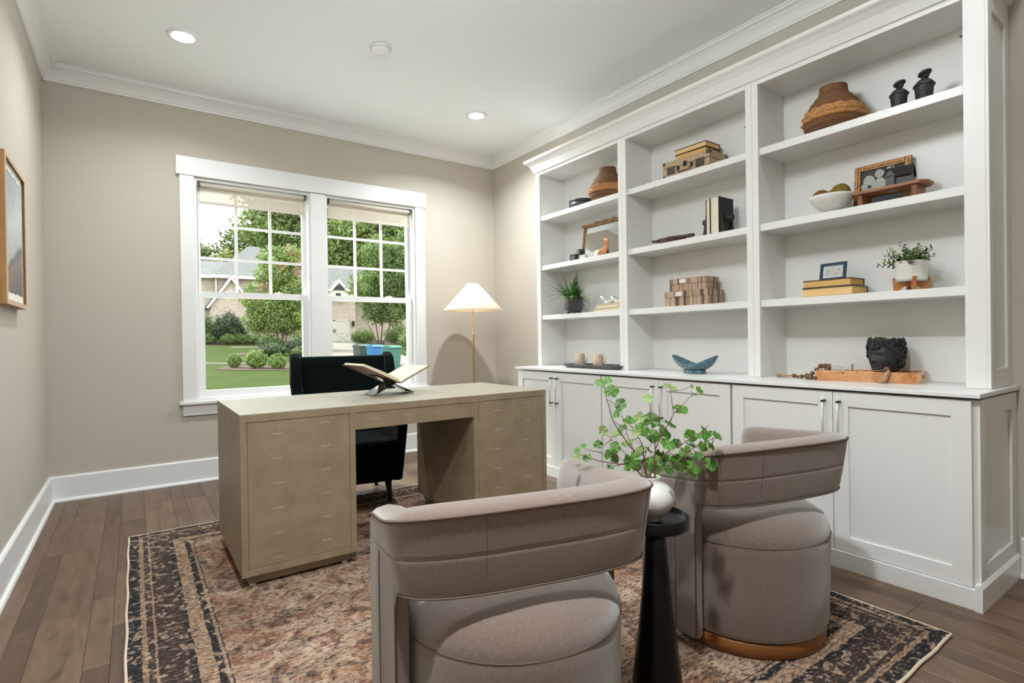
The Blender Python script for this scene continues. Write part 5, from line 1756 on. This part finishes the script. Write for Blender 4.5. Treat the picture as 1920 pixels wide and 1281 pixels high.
# ------------------------------------------------------------------ outdoors, beyond the window
def gz(y): return -.35 + .04 * y
def strip(name, poly, lift, mat, lab=None):
    vs = [(x, y, gz(y) + lift) for x, y in poly] + [(x, y, gz(y) - .1) for x, y in poly]
    n = len(poly)
    fs = [tuple(range(n)), tuple(range(n, 2 * n))[::-1]] + [(i, i + n, (i + 1) % n + n, (i + 1) % n) for i in range(n)]
    o = obj(name, G().add(vs, fs), mat)
    o['kind'] = 'structure'
    if lab: o['label'] = lab
    return o
LAWN, nt, b = _nt('lawn_grass')
v = coords(nt)
f1 = noise(nt, v, 1.1, 5, .6); f2 = noise(nt, v, 26, 4, .7)
col = ramp(nt, f1, [(.3, (.034, .056, .008)), (.7, (.055, .079, .013))])
col = mix_c(nt, ramp(nt, f2, [(.42, .55), (.62, 0.0)]), col, (.020, .037, .005))
L(nt, col, b.inputs['Base Color']); b.inputs['Roughness'].default_value = .9
b.inputs['Specular IOR Level'].default_value = .1
bump(nt, b, f2, .6, .03)
MULCH = M('mulch', (.062, .033, .022), .95, var=.5, vscale=18, bmp=.6, bscale=30, bdist=.03)
CONC = M('concrete', (.19, .175, .145), .9, var=.12, vscale=2)
strip('lawn', [(-25, .3), (60, .3), (60, 80), (-25, 80)], 0, LAWN, 'mown green lawn rising away from the window')
strip('mulch_bed', [(2.6, 14.6), (3.3, 13.9), (4.4, 13.2), (6.0, 12.2), (6.6, 12.6), (6.2, 13.8), (4.6, 15.2), (3.2, 16.0)], .02, MULCH, 'brown mulch bed around three clipped bushes')
strip('mulch_bed', [(4.2, 21.2), (5.2, 22.6), (7.8, 24), (8.4, 27), (6.2, 28), (5.6, 24.5), (4.4, 23)], .02, MULCH, 'mulch bed under the flowering tree')
strip('mulch_bed', [(-2, 34.4), (7.6, 31.2), (8.4, 36.9), (-2, 36.9)], .02, MULCH, 'reddish mulch bed along the house front')
strip('mulch_bed', [(14.1, 30), (24, 29), (24, 36), (14.2, 36)], .02, MULCH, 'reddish mulch bed beside the garage')
strip('path', [(-5, .35), (9, .35), (9, 6.2), (-5, 6.2)], .03, M('pale_bounce_slab', (.72, .70, .66), .85, var=.06, vscale=2), 'unseen pale slab added under the window to bounce daylight')
strip('sidewalk', [(-10, 19.0), (2.4, 17.4), (9, 12.6), (9.1, 12.75), (2.45, 17.65), (-10, 19.3)], .03, CONC, 'narrow pale concrete kerb across the lawn')
strip('path', [(5.0, 28.6), (8.2, 27.6), (8.3, 28.0), (5.0, 29.1)], .035, CONC, 'pale path edge before the hedge')
strip('driveway', [(10.6, 34.98), (14.0, 34.98), (9.6, 13.2), (6.2, 14.2)], .03, CONC, 'pale concrete driveway to the garage')
strip('street', [(7.2, 9.4), (14, 7.0), (30, 10), (30, 20), (12, 21)], .015, M('asphalt_pale', (.18, .17, .15), .9, var=.1, vscale=2), 'pale street beside the bins')

BRICK, nt, b = _nt('pale_house_brick')
tcn = N(nt, 'ShaderNodeTexCoord'); mp = N(nt, 'ShaderNodeMapping'); mp.inputs['Rotation'].default_value = (PI / 2, 0, 0)
L(nt, tcn.outputs['Object'], mp.inputs[0])
br = N(nt, 'ShaderNodeTexBrick'); br.inputs['Scale'].default_value = 2.1
br.inputs['Color1'].default_value = (.50, .40, .33, 1); br.inputs['Color2'].default_value = (.38, .30, .24, 1); br.inputs['Mortar'].default_value = (.56, .52, .46, 1)
L(nt, mp.outputs[0], br.inputs['Vector']); L(nt, br.outputs[0], b.inputs['Base Color']); b.inputs['Roughness'].default_value = .9
ROOF = M('grey_shingle', (.115, .12, .115), .9, var=.3, vscale=3, stretch=(1, 1, 9), bmp=.4, bscale=20, bdist=.02)
HTRIM = M('house_trim_white', (.66, .63, .57), .6)
def roof_faces(vs, fs, parent, name='roof', thick=.14):
    n = len(vs)
    vv = list(vs) + [(x, y, z - thick) for x, y, z in vs]
    ff = list(fs) + [tuple(i + n for i in f)[::-1] for f in fs]
    ed = {}
    for f in fs:
        for a, b_ in zip(f, f[1:] + f[:1]):
            ed[(a, b_)] = 1
    for (a, b_) in list(ed):
        if (b_, a) not in ed:
            ff.append((b_, a, a + n, b_ + n))
    return obj(name, G().add(vv, ff), ROOF, parent, True)
hA = thing('brick_house', 'pale brick house with grey hip roof behind the flowering tree', 'house', (5, 40, gz(40)))
obj('wall', G().box(-8, 5.5, 37.4, 45, .2, 5.75), BRICK, hA, True)
obj('wall', G().box(5.3, 11.6, 37.0, 47, .2, 5.75), BRICK, hA, True)
e = .35
roof_faces([(5.3 - e, 37 - e, 5.75), (11.6 + e, 37 - e, 5.75), (11.6 + e, 47 + e, 5.75), (5.3 - e, 47 + e, 5.75), (8.05, 42, 8.72), (8.75, 42, 8.72)], [(0, 1, 5, 4), (1, 2, 5), (2, 3, 4, 5), (3, 0, 4)], hA)
roof_faces([(-8.4, 37.05, 5.75), (6.6, 37.05, 5.75), (6.6, 41.2, 7.25), (-8.4, 41.2, 7.25), (6.6, 45.4, 5.75), (-8.4, 45.4, 5.75)], [(0, 1, 2, 3), (3, 2, 4, 5)], hA)
for (a, b_, y) in ((-8.4, 5.0, 37.0), (4.9, 12.0, 36.6)):
    obj('fascia', G().box(a, b_, y - .06, y + .04, 5.52, 5.74), HTRIM, hA, True)
# front gable bay
cx, yg = 6.0, 36.0
obj('bay_wall', G().prism([(cx - 1.25, .2), (cx + 1.25, .2), (cx + 1.25, 3.75), (cx, 5.55), (cx - 1.25, 3.75)], 'y', yg, 37.3), BRICK, hA, True)
roof_faces([(cx - 1.5, yg - .15, 3.5), (cx, yg - .15, 5.66), (cx, 38.6, 5.66), (cx - 1.5, 38.6, 3.5), (cx + 1.5, yg - .15, 3.5), (cx + 1.5, 38.6, 3.5)], [(0, 1, 2, 3), (1, 4, 5, 2)], hA, 'bay_roof', .1)
for sg in (-1, 1):
    obj('rake_board', G().prism([(cx, 5.62), (cx, 5.36), (cx + sg * 1.42, 3.36), (cx + sg * 1.5, 3.46)], 'y', yg - .24, yg - .14), HTRIM, hA, True)
obj('downspout', G().box(5.15, 5.25, 36.9, 37.0, .6, 5.6), HTRIM, hA, True)
obj('downspout', G().box(8.3, 8.4, 36.88, 36.98, .6, 5.6), HTRIM, hA, True)

hB = thing('garage_house', 'pale brick garage wing with carriage door and small white gable', 'house', (14, 38, gz(38)))
obj('wall', G().box(10.9, 14.2, 35.0, 42, .3, 4.9), BRICK, hB, True)
obj('wall', G().box(14.2, 22, 36.2, 42, .3, 4.9), BRICK, hB, True)
roof_faces([(10.5, 34.6, 4.9), (22.4, 34.6, 4.9), (22.4, 42.4, 4.9), (10.5, 42.4, 4.9), (12.2, 38.6, 7.0), (21, 38.6, 7.0)], [(0, 1, 5, 4), (1, 2, 5), (2, 3, 4, 5), (3, 0, 4)], hB)
obj('fascia', G().box(10.5, 22.4, 34.55, 34.65, 4.72, 4.9), HTRIM, hB, True)
cx, yg = 12.78, 34.4
obj('gable_wall', G().prism([(cx - .7, 4.25), (cx + .7, 4.25), (cx + .7, 4.75), (cx, 5.45), (cx - .7, 4.75)], 'y', yg, 36), HTRIM, hB, True)
roof_faces([(cx - .8, yg - .12, 4.66), (cx, yg - .12, 5.58), (cx, 37, 5.58), (cx - .8, 37, 4.66), (cx + .8, yg - .12, 4.66), (cx + .8, 37, 4.66)], [(0, 1, 2, 3), (1, 4, 5, 2)], hB, 'gable_roof', .08)
for sg in (-1, 1):
    obj('rake_board', G().prism([(cx, 5.58), (cx, 5.34), (cx + sg * .56, 4.70), (cx + sg * .76, 4.70)], 'y', yg - .2, yg - .1), HTRIM, hB, True)
lun = [(cx + .36 * math.cos(PI * k / 12), 4.80 + .36 * math.sin(PI * k / 12)) for k in range(13)]
obj('lunette_vent', G().prism(lun, 'y', yg - .06, yg + .01), M('dark_vent', (.05, .05, .05), .7), hB, True)
obj('small_window', G().box(cx - .2, cx + .15, yg - .03, yg + .02, 4.36, 4.58), M('dark_pane', (.04, .05, .05), .2), hB, True)
dr = obj('garage_door', G().box(11.45, 13.74, 34.94, 35.01, .95, 2.66), M('garage_cream', (.50, .47, .40), .6), hB, True)
GL = M('garage_trim_cream', (.56, .53, .46), .6)
for (a, b_) in ((11.47, 12.58), (12.60, 13.72)):
    for bb_ in ((a, b_, 1.68, 1.74), (a, b_, .96, 1.04), (a, b_, 2.58, 2.65), (a, a + .09, .96, 2.65), (b_ - .09, b_, .96, 2.65)):
        o = obj('batten', G().box(bb_[0], bb_[1], 34.91, 34.945, bb_[2], bb_[3]), GL, None); o.parent = hB; o.location = -hB.location
    for (p, q) in (((a, 1.0), (b_, 1.68)), ((a, 1.68), (b_, 1.0))):
        o = obj('brace', G().prism([(p[0], p[1]), (p[0], p[1] + .07), (q[0], q[1] + .07), (q[0], q[1])], 'y', 34.905, 34.94), GL, None); o.parent = hB; o.location = -hB.location
for xx in (12.52, 12.66):
    obj('door_handle', G().box(xx - .02, xx + .02, 34.87, 34.91, 1.72, 1.98), BLACK, hB, True)
obj('wall_lantern', G().box(13.92, 14.06, 34.8, 35.0, 2.2, 2.58), BLACK, hB, True)
obj('downspout', G().box(14.22, 14.32, 36.08, 36.18, .9, 4.75), HTRIM, hB, True)

# foliage
def foliage(lobes, n, size, seed, squash=1.0):
    q = random.Random(seed)
    tot = sum(l[3] ** 2 for l in lobes)
    vs, fs = [], []
    for (cx, cy, cz, R) in lobes:
        for _ in range(int(n * R * R / tot)):
            d_ = Vector((q.gauss(0, 1), q.gauss(0, 1), q.gauss(0, 1))).normalized()
            r = R * (q.uniform(.35, 1.0) ** .5) * (1 + .18 * math.sin(d_.x * 7 + seed) * math.sin(d_.z * 6 + cx) + .10 * math.sin(d_.y * 13))
            c = Vector((cx, cy, cz)) + Vector((d_.x * r, d_.y * r, d_.z * r * squash))
            nn = (d_ + Vector((q.uniform(-1, 1), q.uniform(-1, 1), q.uniform(-.4, 1)))).normalized()
            a = nn.orthogonal().normalized(); b_ = nn.cross(a)
            s_ = size * q.uniform(.6, 1.3)
            an = q.uniform(0, PI)
            u = (a * math.cos(an) + b_ * math.sin(an)) * s_; w_ = (b_ * math.cos(an) - a * math.sin(an)) * s_ * .55
            o_ = len(vs)
            vs += [tuple(c - u), tuple(c + w_), tuple(c + u), tuple(c - w_)]
            fs.append((o_, o_ + 1, o_ + 2, o_ + 3))
    return vs, fs
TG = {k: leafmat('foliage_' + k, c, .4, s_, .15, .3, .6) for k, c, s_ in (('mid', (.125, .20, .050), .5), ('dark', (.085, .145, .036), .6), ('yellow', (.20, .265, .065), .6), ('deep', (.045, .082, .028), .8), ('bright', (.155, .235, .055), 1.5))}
BARK = M('bark', (.085, .065, .05), .9, var=.3, vscale=6, stretch=(1, 1, .2))
BARKP = M('pale_bark', (.24, .18, .135), .8, var=.25, vscale=6, stretch=(1, 1, .2))
def tree(name, label, cat, base, lobes, n, size, mat, seed, trunks=(), bark=BARK, group=None, squash=1.0):
    t = thing(name, label, cat, (base[0], base[1], gz(base[1])), 0, group)
    vs, fs = foliage([(l[0] - base[0], l[1] - base[1], l[2] - gz(base[1]), l[3]) for l in lobes], n, size, seed, squash)
    o = raw('foliage', vs, fs, TG[mat], t); o['kind'] = 'stuff'
    for tr in trunks:
        pts = [(p[0] - base[0], p[1] - base[1], p[2] - gz(base[1])) for p in tr[:-1]]
        r0 = tr[-1]
        obj('trunk', G().tube(pts, [r0 * (1 - .5 * i / (len(pts) - 1)) for i in range(len(pts))], 8), bark, t)
    return t
gB = 'trees beyond the houses'
def big(label, x, y, z, R, mat, seed, n=11000, size=.22):
    q = random.Random(seed)
    lobes = [(x, y, z - R * .4, R)] + [(x + q.uniform(-.8, .8) * R, y + q.uniform(-.4, .4) * R, z + q.uniform(-.9, .65) * R, R * q.uniform(.4, .65)) for _ in range(8)]
    tree('broadleaf_tree', label, 'tree', (x, y), lobes, n, size, mat, seed, [((x, y, gz(y)), (x + .2, y, z * .5), (x, y, z), .35)], BARK, gB)
big('rounded mid green tree above the lower house roof', 7.2, 62, 9.2, 4.2, 'mid', 1)
big('yellow green bushy tree above the lower house roof', 9.6, 58, 8.2, 3.0, 'yellow', 2)
big('dark tree behind the hip roof peak', 12.4, 63, 9.5, 4.6, 'dark', 3)
big('tall light green tree with sky showing through, behind the hip roof', 13.8, 57, 15.6, 4.3, 'bright', 4, 6500)
big('tall green tree behind the flowering crape myrtle top', 17.2, 58, 13.6, 5.2, 'mid', 5, 12000)
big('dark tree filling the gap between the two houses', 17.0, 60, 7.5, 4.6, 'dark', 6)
big('yellow green tree behind the garage roof', 18.2, 52, 10.0, 3.9, 'yellow', 7)
big('broad mid green tree behind the garage roof', 22.8, 52, 10.2, 5.6, 'mid', 8, 14000)
big('darkest tall tree at the far side of the garage', 25.5, 46, 9.8, 5.4, 'dark', 9, 14000)
big('tall green tree crowning the second window', 20.4, 47, 15.0, 4.2, 'bright', 10)
# crape myrtle with pink flowers, before the brick house
cl = [(6.9, 25.9, 4.9, 1.15), (6.2, 26.3, 3.5, 1.1), (7.5, 25.7, 3.5, 1.2), (6.9, 25.9, 2.6, 1.25), (7.5, 25.6, 5.6, .75), (6.0, 26.5, 2.3, .8), (7.9, 25.2, 2.3, .9), (6.6, 26.1, 5.7, .6)]
cm = tree('crape_myrtle', 'flowering crape myrtle with pale trunks and pink blossom', 'tree', (7.0, 25.9), cl, 20000, .072, 'bright', 11,
          [((6.95, 25.9, .68), (6.8, 25.9, 1.6), (6.4, 26.1, 3.4), .075), ((7.02, 25.9, .68), (7.1, 25.85, 1.6), (7.3, 25.7, 4), .075), ((7.1, 25.9, .68), (7.3, 25.8, 1.5), (7.8, 25.5, 3.2), .06)], BARKP)
vs, fs = foliage([(x - 7.0, y - 25.9, z - gz(25.9), R) for x, y, z, R in ((7.35, 25.1, 5.9, .35), (7.9, 25.0, 5.55, .32), (6.9, 25.0, 5.0, .25), (7.6, 24.8, 4.75, .25), (6.1, 25.3, 3.9, .35), (5.9, 25.5, 3.3, .22), (8.0, 24.7, 1.9, .35), (7.7, 24.8, 5.1, .3))], 1500, .035, 12)
o = raw('blossom', vs, fs, leafmat('pink_blossom', (.50, .30, .22), .2, 4, 0, .3), cm); o['kind'] = 'stuff'
# tree and shrubs before the garage
tree('shade_tree', 'multi stemmed tree with dark green crown above the bins', 'tree', (13.2, 27.6), [(12.7, 26.8, 3.1, 1.0), (13.6, 26.4, 3.2, 1.2), (12.2, 27.2, 4.4, 1.1), (13.2, 26.6, 4.9, 1.3), (14.4, 26.2, 4.2, 1.3), (14.2, 26.2, 5.6, 1.4), (13.0, 26.8, 6.3, 1.2), (15.2, 25.9, 3.2, 1.0), (14.9, 26, 6.6, 1.4)], 24000, .085, 'mid', 13,
     [((13.15, 27.6, .75), (12.9, 27.4, 2.0), (12.4, 27.2, 3.6), .06), ((13.25, 27.6, .75), (13.25, 27.3, 2.0), (13.2, 26.9, 4), .065), ((13.35, 27.6, .75), (13.7, 27.2, 2.0), (14.2, 26.6, 4), .06), ((13.1, 27.6, .75), (12.6, 27.5, 1.8), (11.9, 27.4, 2.8), .04)], BARKP)
tree('evergreen_tree', 'big dark feathery evergreen filling the second window', 'tree', (15.6, 24.0), [(15.4, 24, 4.3, 1.6), (14.6, 24.2, 5.6, 1.5), (15.8, 23.8, 6.2, 1.6), (14.9, 24.2, 7.2, 1.4), (16.3, 23.6, 3.0, 1.4), (13.9, 24.4, 6.8, .9), (13.6, 24.6, 4.8, .7)], 22000, .085, 'dark', 14, [((15.6, 24, .6), (15.6, 24, 6), .12)])
def shrub(label, x, y, r, h, mat, seed, n=1700, size=.05, cat='bush', name='clipped_bush', group=None):
    z0 = gz(y)
    n = int(n * 2.2); size *= .62
    lobes = [(x, y, z0 + h * .52, r), (x - r * .35, y, z0 + h * .45, r * .7), (x + r * .35, y, z0 + h * .45, r * .7)]
    return tree(name, label, cat, (x, y), lobes, n, size, mat, seed, [((x, y, z0 - .05), (x, y, z0 + h * .5), .03)], BARK, group, h / (2 * r) * 1.0)
shrub('smallest clipped bush of the three in the near mulch bed', 3.24, 15.05, .19, .46, 'bright', 20)
shrub('largest clipped bush of the three in the near mulch bed', 3.82, 14.5, .32, .60, 'bright', 21, 2600)
shrub('clipped bush nearest the desk chair in the near mulch bed', 4.36, 13.95, .25, .50, 'bright', 22, 2200)
shrub('large dark rounded shrub before the brick house', 5.45, 33.3, .95, 2.0, 'deep', 23, 4200, .10, 'shrub', 'round_shrub')
shrub('rounded shrub at the outer edge of the first window', 4.1, 34.2, .70, 1.95, 'mid', 24, 2600, .10, 'shrub', 'round_shrub')
for i, (x, y, r, lab) in enumerate(((4.35, 33.4, .55, 'low hedge bush under the outermost rounded shrub'), (5.35, 32.4, .50, 'low hedge bush in front of the large dark shrub'), (6.05, 32.6, .55, 'low hedge bush just past the large dark shrub'), (6.7, 32.4, .60, 'low hedge bush closest to the flowering tree'))):
    shrub(lab, x, y, r, .72, 'mid', 30 + i, 1500, .07, 'hedge', 'hedge_bush', 'low hedge before the brick house')
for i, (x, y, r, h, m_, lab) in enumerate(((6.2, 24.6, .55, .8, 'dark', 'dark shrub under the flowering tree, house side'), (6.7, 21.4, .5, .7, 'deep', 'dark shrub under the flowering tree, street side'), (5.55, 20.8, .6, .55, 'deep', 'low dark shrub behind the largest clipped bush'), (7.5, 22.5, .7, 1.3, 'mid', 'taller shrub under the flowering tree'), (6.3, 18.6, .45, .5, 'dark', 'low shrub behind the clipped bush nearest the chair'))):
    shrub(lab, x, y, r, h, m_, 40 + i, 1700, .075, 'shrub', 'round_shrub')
shrub('clipped green shrub against the garage wall', 13.1, 30.4, .75, 1.05, 'mid', 50, 2000, .08, 'shrub', 'round_shrub')
shrub('shrub behind the green bin', 14.6, 28.0, .9, 1.4, 'mid', 51, 2000, .09, 'shrub', 'round_shrub')
shrub('hedge shrub by the street behind the green bin', 11.6, 18.6, .9, 1.3, 'mid', 52, 2600, .08, 'shrub', 'round_shrub')

def bin_(label, x, y, w_, h, col, rz):
    t = thing('wheeled_bin', label, 'bin', (x, y, gz(y) + .015), rz, 'wheeled bins at the kerb')
    mt = M('bin_plastic', col, .45)
    a, b_ = w_ / 2, w_ / 2 * .82
    vs = [(-b_, -b_, .08), (b_, -b_, .08), (b_, b_, .08), (-b_, b_, .08), (-a, -a, h * .88), (a, -a, h * .88), (a, a, h * .88), (-a, a, h * .88)]
    obj('body', G().add(vs, [(0, 3, 2, 1), (4, 5, 6, 7), (0, 1, 5, 4), (1, 2, 6, 5), (2, 3, 7, 6), (3, 0, 4, 7)]), mt, t, bevel=.02)
    obj('lid', G().prism([(-a - .03, h * .885), (a + .03, h * .885), (a + .02, h * .93), (a * .4, h), (-a * .6, h * .99), (-a - .04, h * .92)], 'x', -a - .015, a + .015), mt, t, bevel=.01)
    obj('handle', G().tube([(-a * .7, a + .06, h * .9), (a * .7, a + .06, h * .9)], .016, 8), mt, t)
    for sx_ in (-1, 1):
        obj('wheel', G().lathe([(.10, -.02), (.10, .02)], (0, 0, 0), 16).move(Matrix.Translation((sx_ * (b_ + .0), b_ + .04, .10)) @ Matrix.Rotation(PI / 2, 4, 'Y')), BLACK, t)
bin_('dark green wheeled bin furthest from the tree trunk', 6.86, 13.05, .42, .80, (.045, .065, .055), .3)
bin_('bright blue wheeled recycling bin between the two green ones', 7.10, 12.40, .42, .80, (.02, .14, .34), .3)
bin_('teal green wheeled bin seen beside the wing of the desk chair', 7.08, 10.95, .42, .84, (.03, .13, .10), .3)
